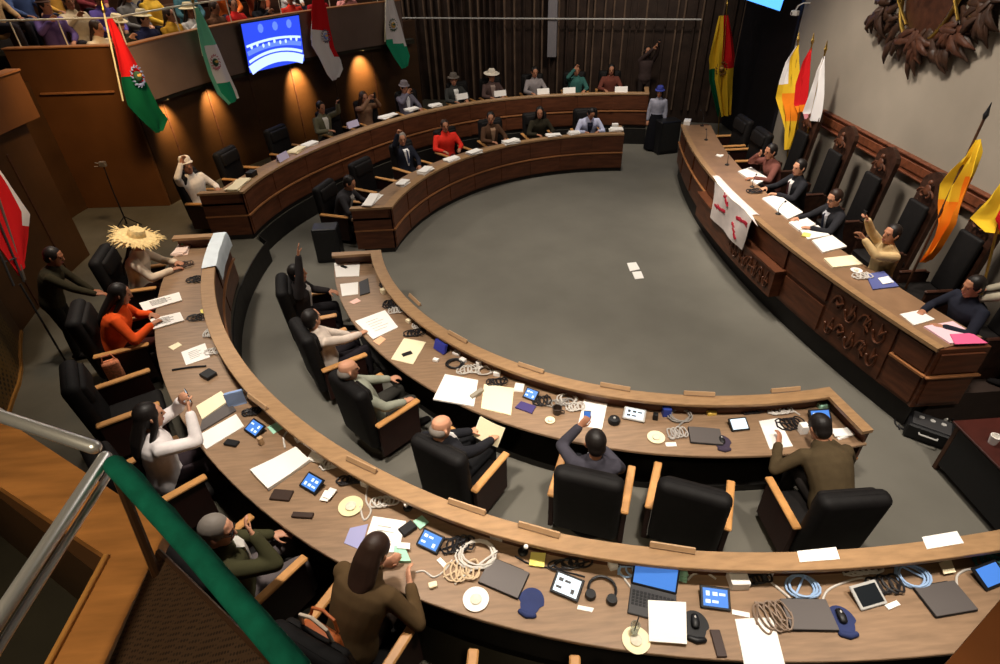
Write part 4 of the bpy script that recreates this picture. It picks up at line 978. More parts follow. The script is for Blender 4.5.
pad('navy mouse pad with a black mouse', 842, 621, TO, 0, 'black mouse on the navy pad')
wire('pale cable curving over the dark terminal', [(822, 602), (828, 590), (845, 582), (862, 578), (872, 582)], TO, CABLEW, .009)
tablet('dark terminal with an unlit screen right of the navy pad with a mouse', 866, 598, TO, 14, .24, .18, 22, mat('unlit screen', (26, 30, 34), .25), False, LGREY)
tangle('black cables behind the dark terminal', 884, 586, TO, .12, .08, CABLEK, 4, 61)
bundle('white slip right of the dark terminal', 893, 604, TO, WHITE, .12, .04, 1, 10)
coil('pale blue cable coil above the last closed laptop', 911, 577, TO, .115, CABLEB, 4, [(926, 580), (931, 584)], 2)
quad('cream note by the ledge left of the last blue terminal', [(939, 563), (951, 559), (956, 572), (944, 574)], TO+.03, CREAM, 'sticky_note', 'note')
mic('white tipped microphone by the cream note', 938, 556, TO)
laptop('last closed laptop before the wooden beam corner', 944, 600, TO, 4)
wire('pale cable bending over the last closed laptop', [(957, 586), (957, 576), (965, 570), (975, 569)], TO, CABLEW, .009)
tablet('last blue terminal at the right edge of the photo', 988, 578, TO, 10, .26, .18, 22, SCREEN, False)
tangle('blue green wires behind the last blue terminal', 990, 562, TO, .12, .06, mat('teal cable', (60, 120, 120), .5), 3, 71)
for px, py, o, lb in ((258, 403, 6, 'wooden name holder on the outer ledge behind the upright pale folder'), (362, 466, 4, 'wooden name holder on the outer ledge above the yellowish plate'), (467, 508, 2, 'wooden name holder on the outer ledge over the wide grey cable coil'),
                      (539, 531, 0, 'wooden name holder on the outer ledge above the yellow note'), (672, 549, 0, 'wooden name holder on the outer ledge over the lit laptop'),
                      (415, 301, 0, 'wooden name holder on the inner ledge near its aisle end'), (458, 338, 0, 'wooden name holder on the inner ledge beyond the blue box'), (531, 369, 0, 'wooden name holder on the inner ledge above the small black terminal'),
                      (615, 388, 0, 'wooden name holder on the inner ledge above the pale screen terminal'), (699, 395, 0, 'wooden name holder on the inner ledge above the closed laptop'), (785, 391, 0, 'wooden name holder on the inner ledge close to the olive brown coat')):
    holder(lb, px, py, LO if py > 400 else LI, o)
quad('white name sheet on the outer ledge above the blue cable coil', [(797, 551), (836, 547), (840, 559), (800, 562)], LO, WHITE)
quad('white name sheet on the outer ledge above the last closed laptop', [(922, 537), (957, 531), (964, 543), (927, 549)], LO, WHITE)
# inner desk, from the aisle end
quad('white sheet with a pen at the aisle end of the inner desk', [(334, 263), (360, 262), (359, 276), (336, 277)], TI, th=.008)
boxy('black pen case on the white sheet at the aisle end', 344, 267, TI+.01, (.13, .05, .015), BLACK, 40, 'pen_case', 'case')
quad('white page before the man with raised hand', [(340, 284), (358, 282), (358, 294), (342, 296)], TI, th=.008)
quad('dark folder right of the white page before the raised hand', [(359, 282), (368, 278), (370, 292), (360, 295)], TI, DGREY, 'folder', 'folder', th=.02)
quad('small pink slip below the white page', [(349, 302), (357, 298), (361, 301), (354, 304)], TI, mat('pink slip', (236, 190, 176), .8))
wire('dark cable along the ledge near the aisle end of the inner desk', [(373, 266), (378, 274), (381, 284), (384, 292)], TI, CABLEK, .012)
boxy('cream cup by the ledge near the aisle end', 384, 293, TI, (.09, .09, .08), CREAM, 10, 'paper_cup', 'cup')
quad('broad white sheet before the woman in the beige blouse', [(355, 321), (385, 310), (398, 327), (373, 339)], TI, WHITE, th=.012, mark=LGREY)
tangle('grey cable nest between the broad white sheet and the ledge', 392, 305, TI, .12, .12, CABLEK, 5, 81)
tangle('pale wires over the grey cable nest', 396, 311, TI, .10, .10, CABLEW, 3, 82)
boxy('cream adapter at the foot of the ledge by the grey cable nest', 409, 322, TI, (.08, .07, .05), CREAM, 10)
tangle('dark cable nest above the sheet with a phone', 415, 334, TI, .14, .08, CABLEK, 4, 84)
quad('cream sheet with a black phone on it', [(391, 359), (404, 338), (426, 342), (413, 364)], TI, CREAM, th=.01)
boxy('black phone on the cream sheet', 407, 354, TI+.012, (.07, .14, .012), BLACK, -12, 'phone', 'phone')
quad('peach slip by the table edge beside the broad white sheet', [(373, 341), (381, 336), (386, 339), (379, 345)], TI, mat('peach slip', (236, 178, 140), .8))
p, rz = face_at(441, 351, TI, 0); t = empty('display_unit', p, rz, 'bright blue box standing against the inner ledge', 'screen')
MB().box((0, 0, .08), (.22, .05, .15), rot=(R_(-20), 0, 0)).build('case', mat('cobalt plastic', (48, 56, 150), .5), t); MB().box((0, .02, .01), (.2, .12, .02)).build('foot', BLACK, t)
boxy('white charger right of the bright blue box', 457, 354, TI, (.11, .08, .04), WHITE, 15)
boxy('second white charger below the bright blue box', 436, 361, TI, (.08, .06, .04), WHITE, 20)
coil('grey cable coil below the white charger', 455, 365, TI, .11, CABLEK, 4, None, 3)
coil('pale cable coil in front of the cone shaped cup', 485, 372, TI, .10, CABLEW, 3, None, 4)
boxy('white cup standing by the ledge above the pale coil', 479, 367, TI, (.06, .06, .1), WHITE, 0, 'paper_cup', 'cup')
quad('broad stack of white papers before the bald man in dark suit', [(433, 399), (445, 374), (478, 380), (474, 406)], TI, WHITE, 'paper_pile', 'papers', th=.02)
quad('cream papers right of the broad white stack', [(481, 408), (484, 384), (514, 388), (511, 415)], TI, CREAM, 'paper_pile', 'papers', th=.016)
boxy('greyish bottle lying between the white and cream papers', 477, 395, TI, (.06, .2, .05), mat('grey bottle', (150, 140, 124), .4), -10, 'bottle', 'bottle')
bundle('white folded leaflets left of the small black terminal', 518, 388, TI, WHITE, .12, .14, 2, 10)
tablet('small black terminal with a blue screen and a purple notebook below', 531, 397, TI, -4, .18, .15, 28)
quad('purple notebook below the small black terminal', [(515, 407), (521, 401), (536, 406), (532, 413)], TI, mat('purple cover', (66, 56, 110), .6), 'notebook', 'notebook', th=.02)
tangle('dark cable ring right of the purple notebook', 542, 402, TI, .10, .09, CABLEK, 3, 91)
coil('pale cable coil above the dark mug', 568, 400, TI, .11, CABLEW, 3, None, 5)
p, rz = face_at(557, 413, TI); t = empty('mug', p, rz, 'dark round mug beside a cream saucer on the inner desk', 'mug')
MB().lathe([(.05, 0), (.06, .09), (.052, .09), (.045, .02), (0, .02), (0, 0)], 18).build('cup', mat('dark glaze', (50, 38, 32), .3), t, True); MB().tube([(.055, 0, .07), (.09, 0, .065), (.09, 0, .03), (.052, 0, .02)], .008, 7).build('handle', mat('dark glaze', (50, 38, 32)), t, True)
plate('small cream saucer below the dark mug', 550, 421, TI, .06)
mic('white tipped microphone near the pale coil and the white sheet', 582, 394, TI)
quad('white sheet left of the round black speaker', [(578, 425), (584, 399), (608, 401), (602, 429)], TI, WHITE, th=.014)
p, rz = face_at(614, 422, TI); t = empty('speaker_puck', p, rz, 'round black speaker right of the white sheet', 'speaker')
MB().lathe([(0, 0), (.07, 0), (.075, .03), (.06, .06), (.02, .068), (0, .068)], 20).build('shell', BLACK, t, True); MB().ball((0, 0, .068), .016, 10).build('button', LGREY, t)
tablet('terminal with a pale striped screen right of the black speaker', 634, 417, TI, -4, .26, .17, 16, SCREENW, True, LGREY)
boxy('black cup right of the pale striped screen', 655, 419, TI, (.06, .06, .09), BLACK, 0, 'paper_cup', 'cup')
boxy('blue cup behind the grey wires on the inner desk', 666, 415, TI, (.10, .08, .12), mat('royal blue', (44, 62, 140), .5), 10, 'small_box', 'box')
boxy('black plug block behind the blue cup', 678, 405, TI, (.10, .05, .06), BLACK, 0, 'plug_block', 'plug')
plate('cream plate left of the grey wires on the inner desk', 656, 438, TI, .10)
coil('grey wire coil right of the cream plate', 680, 417, TI, .12, mat('grey wire', (140, 134, 128), .5), 4, [(672, 432), (670, 440)], 6)
tangle('silver wire knot between the cream plate and the closed laptop', 677, 434, TI, .10, .09, mat('silver wire', (170, 164, 158), .4), 3, 95)
bundle('white slip at the table edge below the cream plate', 671, 446, TI, WHITE, .12, .06, 1)
laptop('closed laptop on the inner desk beside the empty chair', 705, 437, TI, -2)
pad('dark mouse pad at the corner of the closed laptop on the inner desk', 722, 443, TI, 0, 'black mouse on the dark pad of the inner desk', mat('plum pad', (58, 48, 66), .8))
boxy('yellow ribbon roll by the ledge above the closed laptop', 711, 414, TI, (.11, .07, .05), mat('yellow ribbon', (226, 190, 90), .6), 10, 'ribbon_roll', 'ribbon')
tablet('white screened terminal left of the olive coat', 738, 427, TI, 8, .22, .16, 24, SCREENW, False)
wire('pale cable bending round the white screened terminal', [(748, 412), (762, 408), (775, 414), (790, 410), (800, 415)], TI, CABLEW, .009)
mic('white tipped microphone behind the white screened terminal', 766, 408, TI)
quad('long white sheet under the arm of the olive coat', [(759, 421), (778, 418), (793, 446), (770, 449)], TI, WHITE, th=.012)
boxy('white cup before the olive coat', 802, 432, TI, (.09, .09, .12), WHITE, 0, 'paper_cup', 'cup')
tangle('dark wires before the olive coat', 790, 425, TI, .14, .10, CABLEK, 4, 99)
tablet('blue lit terminal at the end of the inner desk', 819, 419, TI, -6, .26, .17, 40)
boxy('mint green packet behind the blue lit terminal', 823, 407, TI, (.14, .08, .06), GREENP, 0, 'packet', 'packet')
bundle('white papers right of the head over the desk end', 842, 434, TI, WHITE, .2, .12, 3)
# far desks: cards and papers along the ledges
for k, (px, py, w, lb) in enumerate(((372, 201, .5, 'white papers at the aisle end of the far inner ledge'), (403, 184, .24, 'white stack by the navy suit on the far inner ledge'), (425, 172, .3, 'white box by the red poncho on the far inner ledge'),
        (452, 160, .3, 'white pages right of the red poncho'), (474, 153, .3, 'grey white pages near the brown jacket'), (511, 143, .34, 'white pages in front of the brown jacket'), (553, 136, .3, 'white pages in front of the dark olive top'),
        (574, 134, .22, 'small white pages left of the pale blue shirt'), (616, 131, .26, 'white pages at the open end of the far inner ledge'))):
    bundle(lb, px, py, LI, WHITE, w*1.25, .2, 4+k % 3)
boxy('white box with a cup shape at the open end of the far inner ledge', 615, 127, LI+.04, (.16, .12, .09), WHITE, 0, 'small_box', 'box')
for px, py, w, lb in ((238, 186, .5, 'cream papers in front of the person in white on the back row'), (297, 151, .34, 'two cream papers left of the grey green jacket'), (309, 145, .3, 'white papers in front of the grey green jacket'), (388, 117, .4, 'pinkish papers in front of the brown patterned clothes'),
                      (412, 110, .3, 'white papers in front of the grey suit'), (435, 106, .26, 'white papers between the grey suit and the brimmed hats')):
    bundle(lb, px, py, LO, CREAM if 'cream' in lb else WHITE, w*1.25, .22, 4)
boxy('dark device near the aisle end of the back desk', 252, 176, LO, (.2, .16, .1), BLACK, 0, 'radio_unit', 'radio')
for px, py, m_, lb in ((283, 160, mat('lilac card', (204, 196, 226), .7), 'lilac white card left of the cream papers on the back ledge'), (353, 127, mat('lilac card', (204, 196, 226)), 'lilac white card left of the pinkish papers on the back ledge'), (462, 99, WHITE, 'white card in front of the dark jacket with grey hat'),
                       (500, 96, WHITE, 'white card in front of the cream hat'), (543, 94, WHITE, 'white card in front of the light grey top on the back ledge'), (569, 93, WHITE, 'white card left of the teal top on the back ledge'), (621, 92, WHITE, 'white card at the open end of the back ledge')):
    card(lb, px, py, LO, 0, .36, .15, m_)
# presidium
for cs, m_, nm, th, lb in (([(738, 171), (751, 167), (768, 178), (757, 184)], WHITE, 'paper_pile', .03, 'white paper pile before the salmon top at the presidium'),
        ([(762, 198), (778, 194), (803, 212), (788, 219)], WHITE, 'paper_pile', .02, 'white paper spread before the first dark suit at the presidium'),
        ([(789, 222), (806, 217), (816, 224), (799, 230)], WHITE, 'paper_pile', .03, 'white paper pile before the man in glasses'),
        ([(799, 229), (818, 225), (830, 235), (808, 239)], WHITE, 'paper_pile', .02, 'white sheets right of the man in glasses pile'),
        ([(812, 240), (832, 235), (847, 246), (823, 252)], WHITE, 'paper_pile', .025, 'white sheets left of the beige jacket'),
        ([(824, 258), (852, 255), (863, 264), (833, 267)], CREAM, 'paper_pile', .03, 'cream sheets under the beige jacket'),
        ([(866, 274), (884, 271), (899, 286), (873, 289)], mat('indigo folder', (84, 92, 146), .6), 'folder', .02, 'indigo folder right of the cream sheets on the presidium'),
        ([(900, 314), (919, 310), (935, 319), (914, 325)], WHITE, 'paper_sheet', .012, 'white sheet left of the pink pages at the presidium end'),
        ([(924, 326), (953, 321), (986, 342), (950, 343)], mat('pink pages', (238, 196, 206), .8), 'paper_pile', .02, 'pink pages at the near end of the presidium')):
    quad(lb, cs, TD, m_, nm, 'papers' if 'pile' in nm or 'sheet' in nm else 'folder', th)
quad('white sheet on the indigo folder', [(878, 278), (888, 276), (894, 282), (883, 284)], TD+.025, WHITE)
quad('deep pink cover over the pink pages', [(950, 334), (972, 333), (988, 343), (955, 344)], TD+.025, mat('deep pink', (224, 96, 140), .8), 'folder', 'folder')
plate('white round dish on the presidium beside the indigo folder', 856, 271, TD, .08, m=WHITE)
for px, py, lb in ((727, 165, 'dark microphone beside the white banner on the presidium'), (752, 187, 'dark microphone left of the white paper spread'), (778, 214, 'dark microphone before the man in glasses on the presidium'), (706, 140, 'dark microphone at the far part of the presidium')):
    mic(lb, px, py, TD, 0, .22, BLACK)
boxy('small white box on the far corner of the presidium', 687, 124, TD, (.26, .16, .10), WHITE, 90, 'small_box', 'box')
mic('tall bent microphone at the far end of the presidium', 702, 126, TD, 90, .4, BLACK, .14)
boxy('pale yellow note pad on the presidium before the glasses', 806, 236, TD, (.14, .12, .03), YELLOWP, 0, 'note_pad', 'note pad')
tangle('dark cable heap before the first dark suit on the presidium', 754, 192, TD, .12, .10, CABLEK, 4, 121)
tangle('white cable knot right of the cream sheets on the presidium', 862, 277, TD, .12, .08, CABLEW, 3, 122)
bundle('white notes by the white banner on the presidium', 719, 156, TD, WHITE, .14, .10, 2)

for k, (lb, px, py, z, w, h, m_) in enumerate((
    ('pale wire nest between the blue box and the white cup by the ledge', 468, 371, TI, .13, .09, CABLEW), ('black lead knot left of the cream papers near the ledge', 497, 383, TI, .12, .07, CABLEK),
    ('grey wire knot between the purple notebook and the white sheet', 560, 404, TI, .14, .06, mat('grey wire', (140, 134, 128))), ('pale lead knot right of the mug', 575, 408, TI, .10, .07, CABLEW),
    ('black lead knot left of the long white sheet under the olive arm', 752, 412, TI, .12, .05, CABLEK), ('pale wire nest behind the long white sheet', 780, 412, TI, .13, .06, CABLEW),
    ('pale wire nest by the cream adapter on the inner desk', 420, 326, TI, .10, .08, CABLEW), ('black lead knot at the cream cup near the aisle end', 386, 285, TI, .09, .08, CABLEK),
    ('pale wire nest at the ledge left of the drawing sheet', 212, 334, TO, .09, .10, CABLEW), ('black lead knot right of the upright blue folder', 252, 413, TO, .09, .06, CABLEK),
    ('pale wire nest between the crumpled tissue and the ledge', 333, 465, TO, .11, .07, CABLEW), ('black lead knot by the ledge above the yellowish plate', 352, 481, TO, .12, .06, CABLEK),
    ('pale wire nest left of the white tipped microphone by the brown coat', 385, 503, TO, .12, .06, CABLEW), ('black lead knot along the ledge right of the yellow note', 570, 565, TO, .16, .05, CABLEK),
    ('black lead knot beside the tissue box', 757, 580, TO, .10, .05, CABLEK), ('pale wire nest between the two blue coils', 862, 572, TO, .14, .04, CABLEW))):
    tangle(lb, px, py, z, w, h, m_, 4, 200+k)
for k, (lb, px, py, z) in enumerate((('white plug by the ledge beside the pale wire nest of the inner desk', 463, 362, TI), ('white plug behind the broad white stack', 497, 375, TI), ('white plug by the ledge above the cream plate', 690, 407, TI),
    ('white plug by the drawing sheet near the ledge', 219, 345, TO), ('white plug against the ledge by the large paper pile', 300, 440, TO), ('white plug at the ledge near the yellowish plate', 366, 484, TO), ('white plug at the ledge between the headphones and the lit laptop', 612, 566, TO), ('white plug at the ledge right of the tissue box', 768, 572, TO))):
    boxy(lb, px, py, z, (.09, .07, .06), WHITE, 20*k, 'plug_block', 'plug')
# ------------------------------------------------------------------ flags, screens, emblem, railings
def pxgrid(rows, n, o, nc=7, ripple=.03, waves=3.0, sub=4):
    "cloth surface hanging in a plane (normal n through o): outline given row by row, with folds"
    n = Vector(n).normalized(); fine = []
    for k in range(len(rows)-1):
        for q in range(sub): fine.append([tuple(a+(b-a)*q/sub for a, b in zip(rows[k][i], rows[k+1][i])) for i in (0, 1)])
    fine.append(list(rows[-1])); out = []
    for i, (l, r) in enumerate(fine):
        A = on_plane(l[0], l[1], n, o); B = on_plane(r[0], r[1], n, o)
        out.append([A.lerp(B, j/(nc-1))+n*ripple*math.sin(waves*6.28*j/(nc-1)+i*.16)*min(1, i/3) for j in range(nc)])
    return out
def flag(label, rows, n, o, mats, mif, pole=None, ripple=.03, waves=1.5, emblem=None, finial=None, group=None, ball=None, polem=BRASS):
    g = pxgrid(rows, n, o, 9, ripple, waves); c = g[0][0].copy()
    t = empty('flag', c, 0, label, 'flag', group)
    g = [[p-c for p in r] for r in g]
    cl = MB().sheet(g, .008, mif=mif).build('cloth', mats, t, True)
    if emblem:
        i, j, s, ms = emblem; nn = Vector(n).normalized(); p = g[int(i*(len(g)-1))][j]+nn*.03
        rt = nn.cross(V(0, 0, 1)).normalized(); up = V(0, 0, 1)
        m = MB()
        for k in range(14):
            a = 6.28*k/14; q = p+rt*s*math.cos(a)*.8+up*s*math.sin(a); m.tube([q, q+(rt*math.cos(a+.8)+up*math.sin(a+.8))*s*.4], [s*.13, s*.04], 6, mi=0)
        m.ball(p, (s*.5, s*.5, s*.62), 10, mi=2); m.ball(p+nn*.02+up*s*.12, (s*.42, s*.42, s*.3), 10, mi=1); m.tube([p-rt*s*.8-up*s*.75, p-up*s*.95, p+rt*s*.8-up*s*.75], [s*.12, s*.15, s*.12], 6, mi=0)
        m.build('emblem', ms, cl, True)
    if pole:
        a, b = Vector(pole[0])-c, Vector(pole[1])-c; m = MB(); m.tube([a, b], .016, 8); po = m.build('pole', polem, t)
        d = (a-b).normalized()
        f = MB(); f.tube([a, a+d*.05, a+d*.10, a+d*.2], [.02, .032, .02, .004], 8); f.build('finial', finial or BRASS, po)
    return t
RED = mat('flag red', (196, 30, 34), .85, spec=.05); GRN = mat('flag green', (12, 84, 56), .85, spec=.05); WHT = mat('flag white', (226, 222, 222), .85, spec=.05)
PGR = mat('flag pale green', (112, 196, 160), .85, spec=.05); YEL = mat('flag yellow', (214, 174, 44), .85, spec=.05); ORG = mat('flag orange', (222, 124, 30), .85, spec=.05); TEA = mat('flag teal green', (40, 150, 112), .85, spec=.05)
EBLUE = mat('emblem blue', (140, 158, 210), .8); EGOLD = mat('emblem gold', (196, 158, 84), .7); EPINK = mat('emblem rose', (190, 120, 130), .8); EDARK = mat('emblem dark green', (52, 84, 66), .8)
def wall_pl(deg, R): return polar(1, deg+180), polar(R, deg, 3)
n, o = wall_pl(163, 10.15)
flag('red over green flag with a blue and gold crest hanging from the gallery corner', [[(107, 19), (112, 18)], [(110, 34), (121, 32)], [(114, 48), (128, 46)], [(118, 66), (138, 64)], [(122, 88), (150, 88)], [(128, 106), (158, 106)], [(143, 121), (167, 119)], [(157, 133), (162, 131)]],
     n, o, [RED, GRN], lambda u, v: 0 if u < .47+.06*v else 1, (on_plane(104, 13, n, o), on_plane(123, 101, n, o)), emblem=(.52, 5, .16, [EBLUE, EGOLD, EDARK]), polem=mat('pale pole', (206, 196, 160), .5))
n, o = wall_pl(152, 10.12)
flag('pale green and white flag with a rose crest left of the wall screen', [[(194, 8), (198, 7)], [(197, 30), (209, 27)], [(201, 52), (220, 50)], [(208, 75), (229, 72)], [(217, 94), (237, 90)], [(229, 105), (239, 98)]],
     n, o, [PGR, WHT, TEA], lambda u, v: 0 if (u < .34 or v < .16) else (1 if u < .68 or v > .8 else 2), (on_plane(193, 3, n, o), on_plane(203, 56, n, o)), emblem=(.52, 4, .13, [EPINK, EGOLD, EDARK]), polem=mat('pale pole', (206, 196, 160)))
n, o = wall_pl(136, 10.12)
flag('red and white flag with a grey crest right of the wall screen', [[(313, -8), (321, -9)], [(311, 10), (327, 9)], [(311, 24), (330, 26)], [(311, 45), (335, 48)], [(320, 60), (341, 60)], [(327, 74), (343, 69)], [(333, 81), (339, 77)]],
     n, o, [RED, WHT], lambda u, v: 0 if (u < .34 or (v > .72 and u < .62)) else 1, (on_plane(314, -16, n, o), on_plane(311, 40, n, o)), emblem=(.42, 5, .13, [mat('emblem grey', (110, 104, 120), .8), EGOLD, EBLUE]), polem=mat('pale pole', (206, 196, 160)))
n, o = wall_pl(122, 10.12)
flag('white over green flag with a dark crest at the end of the gallery parapet', [[(386, -8), (391, -9)], [(385, 10), (396, 8)], [(385, 26), (401, 24)], [(386, 44), (406, 43)], [(394, 58), (410, 56)], [(402, 69), (408, 66)]],
     n, o, [WHT, TEA], lambda u, v: 0 if u < .52+.1*v else 1, (on_plane(386, -16, n, o), on_plane(385, 42, n, o)), emblem=(.44, 4, .13, [EDARK, EDARK, EGOLD]), polem=mat('pale pole', (206, 196, 160)))
n, o = wall_pl(190, 9.95)
flag('white and red flag hanging at the left edge of the photo', [[(-24, 150), (-2, 168)], [(-26, 176), (16, 192)], [(-26, 205), (32, 214)], [(-6, 244), (30, 238)], [(18, 276), (26, 262)]], n, o, [WHT, RED], lambda u, v: 0 if v > .66 and u < .62 else 1,
     (on_plane(-30, 110, n, o), on_plane(25, 280, n, o)), polem=mat('dark steel', (120, 112, 104), .4, metal=.6))
t = empty('metal_stand', on_plane(8, 278, n, o), 0, 'slim metal stand with two rails under the white and red flag', 'stand'); c = t.location
m = MB(); m.tube([on_plane(-8, 205, n, o)-c, on_plane(24, 282, n, o)-c], .014, 6); m.build('rail', DGREY, t); m = MB(); m.tube([on_plane(-14, 222, n, o)-c, on_plane(14, 286, n, o)-c], .014, 6); m.build('rail', DGREY, t)
m = MB(); m.tube([on_plane(4, 262, n, o)-c, on_plane(16, 258, n, o)-c], .012, 6); m.build('crossbar', DGREY, t)
m = MB(); q = on_plane(20, 284, n, o); m.tube([q-c, V(q.x-c.x, q.y-c.y, .45-c.z)], .014, 6); m.build('post', DGREY, t)
# national flag beyond the presidium
n, o = V(-.25, -1, 0), V(4.1, 7.4, 0)
foot = on_plane(722, 116, n, o)
t = flag('big red yellow and green flag on a tall pole beyond the presidium', [[(719, 16), (728, 15)], [(714, 36), (732, 34)], [(709, 58), (735, 56)], [(709, 80), (733, 80)], [(714, 100), (732, 100)], [(718, 117), (731, 115)]], n, o, [RED, YEL, GRN],
     lambda u, v: (1 if v < .5 else 0) if u < .5 else (2 if v < .25 else (1 if v < .95 else 0)), (on_plane(727, 6, n, o), V(foot.x, foot.y, .02)), ripple=.07, waves=2.5, emblem=(.5, 4, .16, [mat('emblem brown', (120, 84, 40), .8), EGOLD, mat('emblem brown', (120, 84, 40))]))
MB().lathe([(0, 0), (.2, 0), (.2, .03), (.06, .07), (0, .07)], 20).build('base', BRASS, t, False, V(foot.x, foot.y, 0)-t.location)
# cluster behind the presidium
n, o = V(-1, 0, 0), V(3.62, 0, 0); PP = .5
def foot_of(p): return V(p.x, p.y, PP+.01)
def standing(label, rows, mats, mif, top, base_px, **k):
    a = on_plane(top[0], top[1], n, o); b = on_plane(base_px[0], base_px[1], n, o); d = (a-b); b2 = b-d*((b.z-PP-.01)/d.z)
    t = flag(label, rows, n, o, mats, mif, (a, b2), **k)
    MB().lathe([(0, 0), (.14, 0), (.14, .03), (.04, .06), (0, .06)], 16).build('base', BRASS, t, False, V(b2.x, b2.y, PP)-t.location); return t
standing('yellow and white flag with loose golden fringe, leftmost of the three in the cluster', [[(796, 46), (799, 45)], [(788, 62), (797, 60)], [(783, 80), (796, 78)], [(779, 98), (797, 98)], [(782, 112), (799, 112)], [(785, 130), (796, 130)], [(787, 150), (791, 149)]], [YEL, WHT, ORG],
         lambda u, v: 1 if (u < .35 and v < .5) else (2 if .45 < u < .75 and v > .2 else 0), (798, 42), (787, 160), ripple=.08, waves=2.5)
standing('bright red flag between the yellow and the white one', [[(810, 49), (812, 48)], [(803, 66), (809, 64)], [(798, 84), (807, 82)], [(796, 104), (805, 102)], [(799, 113), (804, 111)]], [RED, ORG], lambda u, v: 0 if u < .8 else 1, (812, 44), (794, 140), ripple=.05)
standing('white flag, rightmost of the three in the cluster', [[(823, 57), (825, 56)], [(817, 76), (823, 74)], [(811, 96), (822, 94)], [(805, 112), (820, 112)], [(806, 119), (818, 122)]], [WHT, EPINK], lambda u, v: 1 if (u > .75 and v < .35) else 0, (825, 52), (806, 140), ripple=.05)
n, o = V(-1, 0, 0), V(2.98, 0, 0)
standing('yellow and orange flag on a leaning dark pole between the tall chairs', [[(976, 140), (981, 139)], [(969, 156), (979, 156)], [(955, 170), (976, 174)], [(944, 184), (970, 190)], [(940, 204), (962, 209)], [(938, 224), (956, 224)], [(929, 248), (938, 250)], [(922, 263), (928, 260)]], [YEL, ORG],
         lambda u, v: 1 if u > .5 or (u > .3 and v > .6) else 0, (984, 119), (908, 283), ripple=.06, waves=2, finial=BLACK, polem=WOOD_DARK)
n, o = V(-1, 0, 0), V(3.05, 0, 0)
standing('yellow and red flag at the right edge by the presidium', [[(1008, 172), (1016, 168)], [(992, 198), (1016, 196)], [(973, 218), (1018, 220)], [(988, 232), (1018, 240)]], [YEL, RED, GRN], lambda u, v: 0 if v < .42 else 1, (1016, 150), (985, 280), ripple=.04)
# white banner with a ragged red cross over the presidium front
bx = [[], [], [], [], [], [], []]
Lp, Rp = (716, 177), (756, 215); bl, br = (712, 217), (742, 250)
t = empty('banner', at(735, 195, TD), 0, 'white banner with ragged red diagonal branches hung over the presidium front', 'banner'); c = t.location
rows = []
ya, yb = at(716, 177, TD).y, at(757, 216, TD).y
def front(y, z, off=.17): return V(dx(y)-off, y, z)
for k, (o_, z_) in enumerate(((.13, TD+.012), (.07, TD+.03), (.0, TD+.022))):
    rows.append([V(dx(ya+(yb-ya)*j/8)+o_, ya+(yb-ya)*j/8, z_) for j in range(9)])
nb, ob = V(-1, 0, 0), V(1.27, 0, 0)
for k in range(9):
    q = k/8; a = tuple(Lp[i]+(bl[i]-Lp[i])*q for i in (0, 1)); b = tuple(Rp[i]+(br[i]-Rp[i])*q for i in (0, 1))
    r = []
    for j in range(9):
        p = on_plane(a[0]+(b[0]-a[0])*j/8, a[1]+(b[1]-a[1])*j/8, nb, ob); p.z = min(p.z, TD+.01) if k == 0 else p.z
        r.append(p+V(.02*math.sin(j*1.3+k*.5)+(-.02 if k else .0)+ (.1 if k == 0 else 0), 0, 0))
    rows.append(r)
cl = MB().sheet([[p-c for p in r] for r in rows], .006).build('cloth', mat('banner white', (214, 202, 196), .85, var=.08), t, True)
m = MB(); rr = random.Random(9)
def bp(u, v):
    r = 3+v*8; i = int(min(10.99, r)); j = min(7.99, max(0, u*8)); jj = int(j)
    A = rows[i][jj].lerp(rows[i][jj+1], j-jj); B = rows[min(11, i+1)][jj].lerp(rows[min(11, i+1)][jj+1], j-jj); return A.lerp(B, min(1, r-i))-c+V(-.012, 0, 0)
for (u0, v0, u1, v1) in ((.5, .5, .08, .62), (.5, .5, .95, .30), (.5, .5, .22, .02), (.5, .5, .80, .88)):
    m = MB()
    for s in range(3):
        q0, q1 = .30+s*.22, .56+s*.22; A = bp(u0+(u1-u0)*q0, v0+(v1-v0)*q0); B = bp(u0+(u1-u0)*min(1, q1), v0+(v1-v0)*min(1, q1))
        m.tube([A, A.lerp(B, .5), B], [(.026, .006), (.036, .006), (.018, .006)], 6, side=V(0, .7, .7))
        for e in (-1, 1): m.tube([A.lerp(B, .4), A.lerp(B, .6)+V(0, e*.07, rr.uniform(-.05, .06))], [(.03, .005), (.012, .004)], 6, side=V(0, .7, .7))
    m.build('red_branch', mat('banner red', (178, 36, 56), .85), cl)
# screens
def tv(label, corners, n, o, scr, border=.03):
    P = [on_plane(x, y, n, o) for x, y in corners]; c = (P[0]+P[1]+P[2]+P[3])/4
    u = ((P[1]-P[0])+(P[2]-P[3])).normalized(); w = ((P[1]-P[0]).length+(P[2]-P[3]).length)/2; h = ((P[3]-P[0]).length+(P[2]-P[1]).length)/2
    nn = Vector(n).normalized(); vv = nn.cross(u).normalized(); vv = vv if vv.z > 0 else -vv
    M = Matrix((u, vv, u.cross(vv))).transposed().to_4x4(); M.translation = c
    if (M.to_3x3() @ V(0, 0, 1)).dot(nn) < 0: M = M @ Matrix.Rotation(PI, 4, 'Y')
    t = empty('wall_screen', c, 0, label, 'screen'); t.matrix_world = M
    MB().box((0, 0, -.03), (w+2*border, h+2*border, .06), ch=.01).build('bezel', BLACK, t)
    s = MB().box((0, 0, .002), (w, h, .006), ch=.001).build('screen', scr, t)
    MB().box((0, -.0, -.12), (.3, .3, .14)).build('bracket', BLACK, t)
    return t, s, w, h
n, o = polar(1, 141.5+180), polar(10.16, 141.5, 3.2); n = n+V(0, 0, -.12)
